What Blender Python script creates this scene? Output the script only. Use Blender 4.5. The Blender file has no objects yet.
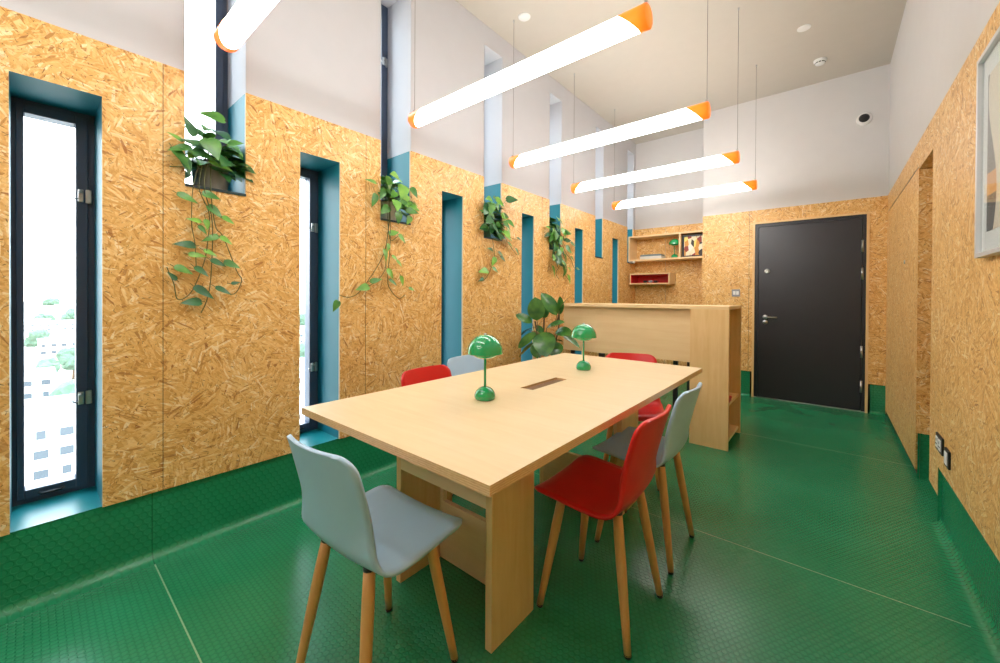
import bpy, bmesh, math, random
from mathutils import Vector, Matrix
PI = math.pi
rng = random.Random(7)
SC = bpy.context.scene
COL = SC.collection

# ------------------------------------------------------------------ camera
EYE = Vector((0, 0, 1.19))
FPX, YAW, PITCH, ROLL, PCY = 394.355, math.radians(39.82), math.radians(-0.37), math.radians(0.32), 298.67
_r = Vector((math.cos(YAW), math.sin(YAW), 0)); _f = Vector((-math.sin(YAW), math.cos(YAW), 0)); _u = Vector((0, 0, 1))
FW = _f*math.cos(PITCH) + _u*math.sin(PITCH)
_u2 = _u*math.cos(PITCH) - _f*math.sin(PITCH)
RT = _r*math.cos(ROLL) + _u2*math.sin(ROLL)
UP = _u2*math.cos(ROLL) - _r*math.sin(ROLL)
cam = bpy.data.cameras.new('camera'); cam_o = bpy.data.objects.new('camera', cam); COL.objects.link(cam_o)
cam.sensor_fit = 'HORIZONTAL'; cam.sensor_width = 36.0; cam.lens = FPX*36/1000
cam.shift_y = -(331.5 - PCY)/1000
cam.clip_start = 0.02; cam.clip_end = 4000
m = Matrix((RT, UP, -FW)).transposed().to_4x4(); m.translation = EYE
cam_o.matrix_world = m
SC.camera = cam_o

def at(px, py, ax, v):
    """the point of the plane x, y or z = v that the photo shows at (px, py)"""
    d = FW + RT*((px-500)/FPX) - UP*((py-PCY)/FPX)
    i = 'xyz'.index(ax)
    return EYE + d*((v-EYE[i])/d[i])

# ------------------------------------------------------------------ world and exposure
W = bpy.data.worlds.new('overcast sky'); SC.world = W; W.use_nodes = True
nt = W.node_tree; nt.nodes.clear()
wo = nt.nodes.new('ShaderNodeOutputWorld'); wb = nt.nodes.new('ShaderNodeBackground')
tc = nt.nodes.new('ShaderNodeTexCoord'); sx = nt.nodes.new('ShaderNodeSeparateXYZ'); cr = nt.nodes.new('ShaderNodeValToRGB')
cr.color_ramp.elements[0].position = 0.0; cr.color_ramp.elements[0].color = (0.95, 0.98, 1.0, 1)
cr.color_ramp.elements[1].position = 0.8; cr.color_ramp.elements[1].color = (0.72, 0.87, 1.0, 1)
nt.links.new(tc.outputs['Generated'], sx.inputs[0]); nt.links.new(sx.outputs['Z'], cr.inputs[0])
nt.links.new(cr.outputs[0], wb.inputs[0]); wb.inputs[1].default_value = 6.5
nt.links.new(wb.outputs[0], wo.inputs[0])
SC.view_settings.view_transform = 'Standard'; SC.view_settings.look = 'None'
SC.view_settings.exposure = 0.95; SC.view_settings.gamma = 1.0; SC.view_settings.use_curve_mapping = False
TUBE_STRENGTH = 10.0
TUBE_COLOUR = (1.0, 0.965, 0.92, 1)

# ------------------------------------------------------------------ materials
def srgb(r, g, b):
    def c(v):
        v /= 255.0
        return v/12.92 if v <= 0.04045 else ((v+0.055)/1.055)**2.4
    return (c(r), c(g), c(b), 1)

class N:
    def __init__(s, name):
        s.m = bpy.data.materials.new(name); s.m.use_nodes = True; s.t = s.m.node_tree; s.t.nodes.clear()
        s.out = s.n('ShaderNodeOutputMaterial'); s.b = s.n('ShaderNodeBsdfPrincipled'); s.l(s.b.outputs[0], s.out.inputs[0])
    def n(s, kind, **kw):
        x = s.t.nodes.new(kind)
        for k, v in kw.items(): setattr(x, k, v)
        return x
    def l(s, a, b): s.t.links.new(a, b)
    def uv(s): return s.n('ShaderNodeUVMap').outputs[0]
    def mapping(s, vec, scale=(1, 1, 1), rot=0, loc=(0, 0, 0)):
        x = s.n('ShaderNodeMapping'); s.l(vec, x.inputs[0]); x.inputs['Location'].default_value = loc
        x.inputs['Rotation'].default_value = (0, 0, rot); x.inputs['Scale'].default_value = scale
        return x.outputs[0]
    def noise(s, vec, scale, detail=3, rough=0.5, dist=0):
        x = s.n('ShaderNodeTexNoise'); s.l(vec, x.inputs['Vector']); x.inputs['Scale'].default_value = scale
        x.inputs['Detail'].default_value = detail; x.inputs['Roughness'].default_value = rough; x.inputs['Distortion'].default_value = dist
        return x
    def ramp(s, fac, stops, interp='LINEAR'):
        x = s.n('ShaderNodeValToRGB'); x.color_ramp.interpolation = interp; e = x.color_ramp.elements
        while len(e) < len(stops): e.new(0.5)
        for q, (p, c) in zip(e, stops): q.position = p; q.color = c
        s.l(fac, x.inputs[0]); return x.outputs[0]
    def mix(s, fac, a, b, mode='MIX'):
        x = s.n('ShaderNodeMix', data_type='RGBA', blend_type=mode)
        if isinstance(fac, (int, float)): x.inputs[0].default_value = fac
        else: s.l(fac, x.inputs[0])
        for v, i in ((a, 6), (b, 7)):
            if isinstance(v, tuple): x.inputs[i].default_value = v
            else: s.l(v, x.inputs[i])
        return x.outputs[2]
    def math(s, op, a, b=None):
        x = s.n('ShaderNodeMath', operation=op)
        for v, i in ((a, 0), (b, 1)):
            if v is None: continue
            if isinstance(v, (int, float)): x.inputs[i].default_value = v
            else: s.l(v, x.inputs[i])
        return x.outputs[0]
    def vmath(s, op, a, b=None):
        x = s.n('ShaderNodeVectorMath', operation=op)
        for v, i in ((a, 0), (b, 1)):
            if v is None: continue
            if isinstance(v, tuple): x.inputs[i].default_value = v
            else: s.l(v, x.inputs[i])
        return x
    def bump(s, h, strength, dist):
        x = s.n('ShaderNodeBump'); x.inputs['Strength'].default_value = strength; x.inputs['Distance'].default_value = dist
        s.l(h, x.inputs['Height']); s.l(x.outputs[0], s.b.inputs['Normal'])
    def set(s, col=None, rough=None, metal=None, spec=None, coat=None):
        if col is not None:
            if isinstance(col, tuple): s.b.inputs['Base Color'].default_value = col
            else: s.l(col, s.b.inputs['Base Color'])
        if rough is not None: s.b.inputs['Roughness'].default_value = rough
        if metal is not None: s.b.inputs['Metallic'].default_value = metal
        if spec is not None: s.b.inputs['Specular IOR Level'].default_value = spec
        if coat is not None: s.b.inputs['Coat Weight'].default_value = coat; s.b.inputs['Coat Roughness'].default_value = 0.06
        return s

M = {}
def plain(key, col, rough=0.5, metal=0.0, var=0.06, spec=0.5, coat=None, nscale=9):
    q = N(key)
    tco = q.n('ShaderNodeTexCoord').outputs['Object']
    nz = q.noise(tco, nscale, 3)
    c2 = tuple(min(1, v*(1-var*2)) for v in col[:3]) + (1,)
    c = q.ramp(nz.outputs['Fac'], [(0.3, c2), (0.7, col)])
    q.set(c, rough, metal, spec, coat); M[key] = q.m
    return q.m

def osb(key, tint=(1, 1, 1), vert=0.0):
    q = N(key); uv = q.uv()
    wob = q.noise(uv, 7, 2); d = q.vmath('SUBTRACT', wob.outputs['Color'], (0.5, 0.5, 0.5)).outputs[0]
    sc = q.n('ShaderNodeVectorMath', operation='SCALE'); q.l(d, sc.inputs[0]); sc.inputs['Scale'].default_value = 0.028
    p = q.vmath('ADD', uv, sc.outputs[0]).outputs[0]
    def T(r, g, b): return tuple(min(1, v*t) for v, t in zip(srgb(r, g, b)[:3], tint)) + (1,)
    stops = [(0.0, T(176, 114, 56)), (0.07, T(214, 158, 84)), (0.4, T(234, 184, 110)), (0.75, T(242, 200, 130)), (0.93, T(249, 220, 164)), (1.0, T(253, 234, 194))]
    col = None
    for i, (k, a, b) in enumerate([(6.0, 26, 56), (8.0, 15, 76), (7.0, 20, 100), (9.0, 13, 88), (7.5, 18, 116), (10.0, 16, 140)]):
        cv = q.n('ShaderNodeTexVoronoi'); q.l(q.mapping(p, (k, k, 1), 0, (i*5.3+0.4, i*2.7, 0)), cv.inputs['Vector']); cv.inputs['Scale'].default_value = 1.0
        cs = q.n('ShaderNodeSeparateColor'); q.l(cv.outputs['Color'], cs.inputs[0])
        vr = q.n('ShaderNodeVectorRotate', rotation_type='Z_AXIS'); q.l(p, vr.inputs['Vector']); q.l(q.math('MULTIPLY', cs.outputs[2], 3.1416), vr.inputs['Angle'])
        v = q.n('ShaderNodeTexVoronoi'); q.l(q.mapping(vr.outputs[0], (a, b, 1), 0, (i*3.7, i*1.9, 0)), v.inputs['Vector']); v.inputs['Scale'].default_value = 1.0
        s = q.n('ShaderNodeSeparateColor'); q.l(v.outputs['Color'], s.inputs[0])
        c = q.ramp(s.outputs[0], stops)
        if col is None: col = c
        else:
            fac = q.ramp(s.outputs[1], [(0.0, (0, 0, 0, 1)), (0.62, (0, 0, 0, 1)), (0.67, (0.8, 0.8, 0.8, 1)), (1.0, (0.95, 0.95, 0.95, 1))])
            col = q.mix(fac, col, c)
    # fine grain inside the strands and small dark chips
    g = q.noise(q.mapping(q.mapping(p, rot=0.7), (30, 160, 1)), 1.0, 3); col = q.mix(0.5, col, q.ramp(g.outputs['Fac'], [(0.30, (0.66, 0.54, 0.40, 1)), (0.52, (1, 1, 1, 1))]), 'MULTIPLY')
    big = q.noise(uv, 2.2, 3); col = q.mix(0.55, col, q.ramp(big.outputs['Fac'], [(0.35, (0.90, 0.84, 0.74, 1)), (0.6, (1, 1, 1, 1))]), 'MULTIPLY')
    for rot, th in ((0.5, 0.70), (1.3, 0.71), (1.9, 0.72), (2.6, 0.71)):
        ch = q.noise(q.mapping(q.mapping(p, rot=rot), (36, 170, 1), 0, (rot*5, 0, 0)), 1.0, 1)
        col = q.mix(q.ramp(ch.outputs['Fac'], [(th, (0, 0, 0, 1)), (th+0.035, (0.8, 0.8, 0.8, 1))]), col, T(112, 62, 24))
    q.set(col, 0.42, 0, 0.4); q.bump(g.outputs['Fac'], 0.15, 0.002); M[key] = q.m
osb('osb')

def ply(key, base, dark, along='u', rough=0.38, contrast=1.0):
    q = N(key); uv = q.uv(); sc = (2.2, 26, 1) if along == 'u' else (26, 2.2, 1)
    a = q.noise(q.mapping(uv, sc), 1.0, 4, 0.55, 0.6); b = q.noise(q.mapping(uv, tuple(v*4 for v in sc)), 1.0, 2)
    blot = q.noise(uv, 5, 3)
    c = q.ramp(a.outputs['Fac'], [(0.32, dark), (0.62, base)])
    c = q.mix(0.18, c, q.ramp(b.outputs['Fac'], [(0.35, dark), (0.6, base)]))
    c = q.mix(0.25, c, q.ramp(blot.outputs['Fac'], [(0.35, dark), (0.6, base)]))
    q.set(c, rough, 0, 0.4); M[key] = q.m
ply('ply_top', srgb(232, 211, 172), srgb(226, 200, 157), 'u', 0.33)
ply('ply_side', srgb(238, 202, 146), srgb(226, 184, 124), 'v', 0.42)
ply('ply_panel', srgb(240, 210, 162), srgb(232, 198, 148), 'u', 0.42)
def ply_edge(key):
    q = N(key); uv = q.uv(); w = q.n('ShaderNodeTexWave', bands_direction='Y'); q.l(uv, w.inputs['Vector'])
    w.inputs['Scale'].default_value = 55; w.inputs['Distortion'].default_value = 0.4
    n = q.noise(q.mapping(uv, (60, 300, 1)), 1, 2)
    c = q.ramp(w.outputs['Fac'], [(0.2, srgb(218, 174, 124)), (0.7, srgb(234, 198, 150))])
    c = q.mix(0.25, c, q.ramp(n.outputs['Fac'], [(0.4, srgb(186, 138, 92)), (0.6, srgb(234, 198, 150))]))
    q.set(c, 0.5); M[key] = q.m
ply_edge('ply_edge')
ply('oak', srgb(226, 172, 106), srgb(204, 146, 82), 'v', 0.42)

def rubber(key, seams, seam_col=srgb(120, 180, 140), k=1.0):
    q = N(key); uv = q.uv(); s1, s2 = 0.030*k, 0.052*k
    p = q.vmath('DIVIDE', uv, (s1, s2, 1)).outputs[0]
    ds = []
    for off in ((0, 0, 0), (0.5, 0.5, 0)):
        f = q.vmath('FRACTION', q.vmath('ADD', p, off).outputs[0]).outputs[0]
        g = q.vmath('MULTIPLY', q.vmath('SUBTRACT', f, (0.5, 0.5, 0)).outputs[0], (s1, s2, 0)).outputs[0]
        ds.append(q.vmath('LENGTH', g).outputs['Value'])
    dmin = q.math('MINIMUM', ds[0], ds[1])
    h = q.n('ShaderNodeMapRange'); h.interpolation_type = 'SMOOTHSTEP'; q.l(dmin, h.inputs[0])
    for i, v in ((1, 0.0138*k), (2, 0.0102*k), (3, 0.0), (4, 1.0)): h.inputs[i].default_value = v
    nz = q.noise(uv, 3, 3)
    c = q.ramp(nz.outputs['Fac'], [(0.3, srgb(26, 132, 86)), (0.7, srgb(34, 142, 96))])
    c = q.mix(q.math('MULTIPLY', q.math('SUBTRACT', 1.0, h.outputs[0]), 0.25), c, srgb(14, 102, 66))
    sep = q.n('ShaderNodeSeparateXYZ'); q.l(uv, sep.inputs[0])
    for axis, v in seams:
        dd = q.math('ABSOLUTE', q.math('SUBTRACT', sep.outputs[axis], v))
        c = q.mix(q.math('LESS_THAN', dd, 0.0024), c, seam_col)
    q.set(c, 0.25, 0, 0.6); q.bump(h.outputs[0], 1.0 if k < 1 else 0.55, 0.0022); M[key] = q.m
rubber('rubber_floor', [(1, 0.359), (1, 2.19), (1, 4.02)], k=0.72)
rubber('rubber_skirt', [(0, 0.359), (0, 2.19)], srgb(14, 108, 70))

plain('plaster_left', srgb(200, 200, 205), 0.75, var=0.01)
plain('plaster', srgb(216, 214, 214), 0.75, var=0.01)  # lighter than plaster_left: direct window light on these walls is put into the colour
plain('ceiling_paint', srgb(200, 193, 183), 0.8, var=0.01)
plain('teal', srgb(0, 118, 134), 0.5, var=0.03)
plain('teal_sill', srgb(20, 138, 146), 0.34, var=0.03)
plain('dark_edge', srgb(24, 48, 54), 0.5)
plain('board_edge', srgb(226, 200, 158), 0.6, var=0.1)
plain('anthracite', srgb(64, 78, 102), 0.38, var=0.03)
plain('groove', srgb(70, 42, 18), 0.8)
plain('door_frame', srgb(34, 36, 42), 0.4, var=0.03)
plain('door_paint', srgb(40, 40, 46), 0.34, var=0.04)
plain('steel', srgb(190, 190, 190), 0.28, 1.0, var=0.03)
plain('chair_blue', srgb(176, 206, 230), 0.36, var=0.02)
plain('chair_red', srgb(218, 30, 26), 0.34, var=0.03)
plain('flap', srgb(118, 84, 44), 0.6, var=0.1)
plain('black', srgb(22, 22, 24), 0.45)
plain('red_metal', srgb(176, 22, 28), 0.4)
plain('lamp_green', srgb(20, 158, 94), 0.1, var=0.02, coat=0.8)
plain('cap_orange', srgb(255, 138, 50), 0.4, var=0.02)
_t = M['cap_orange'].node_tree; _b = next(n for n in _t.nodes if n.type == 'BSDF_PRINCIPLED'); _o = next(n for n in _t.nodes if n.type == 'OUTPUT_MATERIAL')
_tl = _t.nodes.new('ShaderNodeBsdfTranslucent'); _tl.inputs[0].default_value = srgb(255, 110, 24); _mx = _t.nodes.new('ShaderNodeMixShader'); _mx.inputs[0].default_value = 0.10
_t.links.new(_b.outputs[0], _mx.inputs[1]); _t.links.new(_tl.outputs[0], _mx.inputs[2]); _t.links.new(_mx.outputs[0], _o.inputs[0])
plain('white_plastic', srgb(236, 236, 234), 0.4, var=0.01)
plain('grey_plastic', srgb(150, 154, 158), 0.45)
plain('pot_grey', srgb(150, 146, 138), 0.6, var=0.08, nscale=22)
plain('pot_cream', srgb(216, 208, 188), 0.5, var=0.05, nscale=22)
plain('pot_dark', srgb(52, 62, 54), 0.4, var=0.06)
plain('pot_green', srgb(70, 118, 92), 0.4, var=0.05)
plain('soil', srgb(58, 42, 30), 0.95, var=0.2, nscale=60)
plain('stem', srgb(92, 96, 46), 0.6, var=0.15, nscale=30)
plain('stem_brown', srgb(96, 76, 50), 0.7, var=0.15, nscale=30)
plain('wire', srgb(96, 92, 88), 0.5)
plain('mount', srgb(238, 238, 238), 0.8, var=0.01)
plain('frame_silver', srgb(214, 214, 216), 0.3, 0.2, var=0.02)
plain('paper', srgb(226, 224, 216), 0.8)
plain('folder', srgb(128, 148, 150), 0.5)
plain('concrete', srgb(176, 170, 160), 0.9, var=0.1, nscale=0.05)
plain('facade', srgb(226, 222, 214), 0.9, var=0.04, nscale=0.2)
plain('facade_warm', srgb(214, 196, 178), 0.9, var=0.04, nscale=0.2)
plain('roofing', srgb(150, 160, 164), 0.9, var=0.08, nscale=0.2)
plain('far_glass', srgb(66, 74, 82), 0.3)
plain('treecrown', srgb(88, 112, 92), 0.9, var=0.25, nscale=0.8)
plain('trunk', srgb(96, 76, 58), 0.9)

def leaf_mat(key, a, b, rough):
    q = N(key); tco = q.n('ShaderNodeTexCoord').outputs['Object']; nz = q.noise(tco, 14, 2)
    q.set(q.ramp(nz.outputs['Fac'], [(0.3, a), (0.7, b)]), rough, 0, 0.5)
    q.b.inputs['Subsurface Weight'].default_value = 0.0
    M[key] = q.m
leaf_mat('pothos_leaf', srgb(44, 104, 40), srgb(92, 148, 56), 0.36)
leaf_mat('pothos_light', srgb(84, 148, 50), srgb(134, 184, 72), 0.36)
leaf_mat('pothos_dark', srgb(28, 80, 44), srgb(56, 116, 56), 0.34)
leaf_mat('rubber_leaf', srgb(42, 92, 44), srgb(78, 128, 52), 0.24)

def glass(key, ior=1.45):
    q = N(key); q.t.nodes.remove(q.b)
    tr = q.n('ShaderNodeBsdfTransparent'); gl = q.n('ShaderNodeBsdfGlossy'); gl.inputs['Roughness'].default_value = 0.02
    fr = q.n('ShaderNodeFresnel'); geo = q.n('ShaderNodeNewGeometry'); q.l(q.math('ADD', ior, q.math('MULTIPLY', geo.outputs['Backfacing'], 1/ior-ior)), fr.inputs[0]); mx = q.n('ShaderNodeMixShader')
    q.l(fr.outputs[0], mx.inputs[0]); q.l(tr.outputs[0], mx.inputs[1]); q.l(gl.outputs[0], mx.inputs[2]); q.l(mx.outputs[0], q.out.inputs[0])
    tr.inputs[0].default_value = (0.97, 0.99, 0.99, 1)
    M[key] = q.m
glass('glass'); glass('art_glass', 1.15)
def emit(key, col, s):
    q = N(key); q.t.nodes.remove(q.b); e = q.n('ShaderNodeEmission'); e.inputs[0].default_value = col; e.inputs[1].default_value = s
    q.l(e.outputs[0], q.out.inputs[0]); M[key] = q.m
emit('tube_glow', TUBE_COLOUR, TUBE_STRENGTH)

def art(key, kind):
    q = N(key); uv = q.uv()
    if kind == 'blob':      # plain abstract: cream soft shape over grey-brown, orange band
        sep = q.n('ShaderNodeSeparateXYZ'); q.l(uv, sep.inputs[0])
        w = q.math('MULTIPLY', q.math('SINE', q.math('MULTIPLY', sep.outputs[1], 9.0)), 0.05)
        dd = q.math('ABSOLUTE', q.math('SUBTRACT', q.math('ADD', sep.outputs[0], w), 2.06))
        c = q.mix(q.math('LESS_THAN', sep.outputs[1], 1.56), srgb(118, 110, 106), srgb(84, 78, 78))
        band = q.math('MULTIPLY', q.math('GREATER_THAN', sep.outputs[1], 1.56), q.math('LESS_THAN', sep.outputs[1], 1.64))
        c = q.mix(band, c, srgb(226, 158, 82))
        c = q.mix(q.math('LESS_THAN', dd, 0.11), c, srgb(232, 216, 196))
        top = q.math('GREATER_THAN', q.math('ADD', sep.outputs[1], w), 1.98)
        c = q.mix(top, c, srgb(228, 190, 176))
    else:
        v = q.n('ShaderNodeTexVoronoi'); q.l(q.mapping(uv, (22, 12, 1), 0.3), v.inputs['Vector']); v.inputs['Scale'].default_value = 1
        s = q.n('ShaderNodeSeparateColor'); q.l(v.outputs['Color'], s.inputs[0])
        c = q.ramp(s.outputs[0], [(0.0, srgb(236, 226, 196)), (0.35, srgb(214, 150, 60)), (0.5, srgb(240, 236, 226)), (0.68, srgb(150, 54, 34)), (0.76, srgb(240, 222, 120)), (0.88, srgb(50, 40, 36))], 'CONSTANT')
    q.set(c, 0.5); M[key] = q.m
art('art_blob', 'blob'); art('art_patches', 'x')

# ------------------------------------------------------------------ geometry helpers
def bm_new(): return bmesh.new()
def quad(bm, pts, mi=0):
    f = bm.faces.new([bm.verts.new(p) for p in pts]); f.material_index = mi; return f
def box(bm, x0, x1, y0, y1, z0, z1, mi=0, bevel=0.0, mat=None, side=None):
    x0, x1 = min(x0, x1), max(x0, x1); y0, y1 = min(y0, y1), max(y0, y1); z0, z1 = min(z0, z1), max(z0, z1)
    P = [Vector((x, y, z)) for z in (z0, z1) for y in (y0, y1) for x in (x0, x1)]
    if mat: P = [mat @ p for p in P]
    v = [bm.verts.new(p) for p in P]
    fs = []
    for k, idx in enumerate(((0, 2, 3, 1), (4, 5, 7, 6), (0, 1, 5, 4), (2, 6, 7, 3), (0, 4, 6, 2), (1, 3, 7, 5))):
        f = bm.faces.new([v[i] for i in idx]); f.material_index = mi
        if side is not None and k >= 2: f.material_index = side
        fs.append(f)
    if bevel:
        es = list({e for f in fs for e in f.edges})
        bmesh.ops.bevel(bm, geom=es, offset=bevel, segments=2, affect='EDGES', profile=0.6, clamp_overlap=True)
def frame_of(d):
    d = d.normalized(); a = Vector((0, 0, 1)) if abs(d.z) < 0.9 else Vector((1, 0, 0))
    s = d.cross(a).normalized(); return s, d.cross(s).normalized()
def tube(bm, pts, rad, seg=10, mi=0, cap=True):
    pts = [Vector(p) for p in pts]; n = len(pts)
    rad = rad if isinstance(rad, (list, tuple)) else [rad]*n
    rings = []; s0 = None
    for i, p in enumerate(pts):
        d = (pts[min(i+1, n-1)] - pts[max(i-1, 0)]).normalized()
        if s0 is None: s, t = frame_of(d)
        else:
            s = (s0 - d*s0.dot(d)).normalized(); t = d.cross(s)
        s0 = s
        rings.append([bm.verts.new(p + (s*math.cos(2*PI*k/seg) + t*math.sin(2*PI*k/seg))*rad[i]) for k in range(seg)])
    for a, b in zip(rings, rings[1:]):
        for k in range(seg):
            f = bm.faces.new((a[k], a[(k+1) % seg], b[(k+1) % seg], b[k])); f.material_index = mi; f.smooth = True
    if cap:
        for r_ in (rings[0][::-1], rings[-1]):
            f = bm.faces.new(r_); f.material_index = mi
def lathe(bm, prof, c=(0, 0, 0), seg=32, mi=0, axis='z', close=False):
    c = Vector(c); rings = []
    for r, h in prof:
        ring = []
        for k in range(seg):
            a = 2*PI*k/seg
            p = {'z': Vector((r*math.cos(a), r*math.sin(a), h)), 'x': Vector((h, r*math.cos(a), r*math.sin(a))), 'y': Vector((r*math.sin(a), h, r*math.cos(a)))}[axis]
            ring.append(bm.verts.new(c + p))
        rings.append(ring)
    for a, b in zip(rings, rings[1:]):
        for k in range(seg):
            f = bm.faces.new((a[k], a[(k+1) % seg], b[(k+1) % seg], b[k])); f.material_index = mi; f.smooth = True
    if prof[0][0] > 1e-5 and close: bm.faces.new(rings[0][::-1]).material_index = mi
    if prof[-1][0] > 1e-5 and close: bm.faces.new(rings[-1]).material_index = mi
    bmesh.ops.remove_doubles(bm, verts=bm.verts, dist=1e-6)
def box_uv(bm):
    uv = bm.loops.layers.uv.verify()
    for f in bm.faces:
        n = f.normal; ax = max(range(3), key=lambda i: abs(n[i]))
        for lp in f.loops:
            p = lp.vert.co
            lp[uv].uv = (p.y, p.z) if ax == 0 else ((p.x, p.z) if ax == 1 else (p.x, p.y))
def obj(name, bm, mats, parent=None, normals=True, uv=True, loc=None):
    if normals: bmesh.ops.recalc_face_normals(bm, faces=bm.faces)
    bm.normal_update()
    if uv: box_uv(bm)
    me = bpy.data.meshes.new(name); bm.to_mesh(me); bm.free()
    for k in ([mats] if isinstance(mats, str) else mats): me.materials.append(M[k])
    o = bpy.data.objects.new(name, me); COL.objects.link(o)
    if parent: o.parent = parent
    if loc: o.location = loc
    return o
def tag(o, label, cat, group=None):
    o['label'] = label; o['category'] = cat
    if group: o['group'] = group
    return o
def thing(name, label, cat, loc=(0, 0, 0), rz=0, group=None):
    o = bpy.data.objects.new(name, None); COL.objects.link(o); o.empty_display_size = 0.1
    o.location = loc; o.rotation_euler = (0, 0, rz)
    return tag(o, label, cat, group)
def struct(o, label=None):
    o['kind'] = 'structure'
    if label: o['label'] = label
    return o
def dup(o, parent=None):
    c = o.copy(); COL.objects.link(c)
    if parent: c.parent = parent
    for ch in list(o.children): dup(ch, c)
    return c

# ------------------------------------------------------------------ the room
XL, XR, YD, YB = -2.313, 0.45, 5.575, -3.30
YA = 6.05                      # back of the shelf alcove
XP = -1.256                    # right side of the alcove
ZO, ZS, ZWT, ZHB, ZHT, ZC = 2.23, 0.302, 2.005, 1.696, 3.379, 3.557
XF = -2.60                     # inner face of the window frames
LOW = [(-2.130, -1.890), (-1.086, -0.846), (-0.042, 0.200), (0.995, 1.235), (2.064, 2.297), (3.101, 3.312), (4.153, 4.362), (5.205, 5.412)]  # windows behind the camera are unseen, added to light the room
HIGH = [(-2.660, -2.412), (-1.616, -1.368), (-0.572, -0.324), (0.473, 0.723), (1.519, 1.764), (2.549, 2.792), (3.596, 3.836), (4.680, 4.904), (5.730, 5.955)]  # here too the ones behind the camera are added for more daylight

# floor
bm = bm_new()
quad(bm, [(XL-0.02, YB, 0), (XR+0.6, YB, 0), (XR+0.6, YA+0.1, 0), (XL-0.02, YA+0.1, 0)])
struct(obj('floor', bm, 'rubber_floor'), 'green studded rubber floor')
# ceiling
bm = bm_new(); box(bm, XL-0.5, XR+0.7, YB-0.1, YA+0.1, ZC, ZC+0.1); struct(obj('ceiling', bm, 'ceiling_paint'), 'white flat ceiling')

# left wall: board below, plaster above, deep reveals; board gets narrow joints
def left_wall():
    bm = bm_new(); JT = 0.0011
    joints = [0.394, 1.41, 3.46, -0.62]
    ys = sorted({YB, YA} | {v for w in LOW+HIGH for v in w} | {j-JT for j in joints} | {j+JT for j in joints})
    zs = [ZS, ZHB, ZWT, ZO, ZHT, ZC]
    for y0, y1 in zip(ys, ys[1:]):
        yc = (y0+y1)/2
        for z0, z1 in zip(zs, zs[1:]):
            zc = (z0+z1)/2
            if any(a < yc < b and z0 < ZWT-1e-4 for a, b in LOW) or any(a < yc < b and ZHB-1e-4 < z0 < ZHT-1e-4 for a, b in HIGH): continue
            quad(bm, [(-2.70, y0, z0), (-2.70, y1, z0), (-2.70, y1, z1), (-2.70, y0, z1)], 1)
            if z0 >= ZO-1e-4:
                quad(bm, [(XL-0.006, y0, z0), (XL-0.006, y1, z0), (XL-0.006, y1, z1), (XL-0.006, y0, z1)], 1)
            elif y1-y0 < 0.004:
                for yy in (y0, y1): quad(bm, [(XL, yy, z0), (XL-0.009, yy, z0), (XL-0.009, yy, z1), (XL, yy, z1)], 4)
                quad(bm, [(XL-0.008, y0, z0), (XL-0.008, y1, z0), (XL-0.008, y1, z1), (XL-0.008, y0, z1)], 4)
            else:
                quad(bm, [(XL, y0, z0), (XL, y1, z0), (XL, y1, z1), (XL, y0, z1)], 0)
        if not any(a < yc < b for a, b in HIGH): quad(bm, [(XL, y0, ZO), (XL, y1, ZO), (XL-0.02, y1, ZO), (XL-0.02, y0, ZO)], 3)
        if not any(a < yc < b for a, b in LOW): quad(bm, [(XL, y0, ZS), (XL, y1, ZS), (XL-0.02, y1, ZS), (XL-0.02, y0, ZS)], 4)
        quad(bm, [(-2.70, y0, -0.1), (-2.70, y1, -0.1), (-2.70, y1, ZS), (-2.70, y0, ZS)], 1)
    XE = XL-0.014; XO = -2.70
    def reveal(y, z0, z1, mi, edge=True):
        xs = XL
        if edge: quad(bm, [(XL, y, z0), (XE, y, z0), (XE, y, z1), (XL, y, z1)], 3); xs = XE
        quad(bm, [(xs, y, z0), (XO, y, z0), (XO, y, z1), (xs, y, z1)], mi)
    for a, b in LOW:
        for y in (a, b): reveal(y, ZS, ZWT, 2)
        quad(bm, [(XL, a, ZWT), (XL, b, ZWT), (XO, b, ZWT), (XO, a, ZWT)], 2)
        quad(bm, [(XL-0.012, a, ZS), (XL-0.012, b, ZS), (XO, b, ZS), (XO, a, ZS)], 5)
    for a, b in HIGH:
        for y in (a, b):
            reveal(y, ZHB, ZO, 2); reveal(y, ZO, ZHT, 1, False)
        quad(bm, [(XL-0.006, a, ZHT), (XL-0.006, b, ZHT), (XO, b, ZHT), (XO, a, ZHT)], 1)
        quad(bm, [(XL, a, ZHB), (XL, b, ZHB), (XO, b, ZHB), (XO, a, ZHB)], 2)
    return struct(obj('wall_left', bm, ['osb', 'plaster_left', 'teal', 'board_edge', 'groove', 'teal_sill'], normals=False), 'left wall of strand board with white plaster above')
left_wall()

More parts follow.
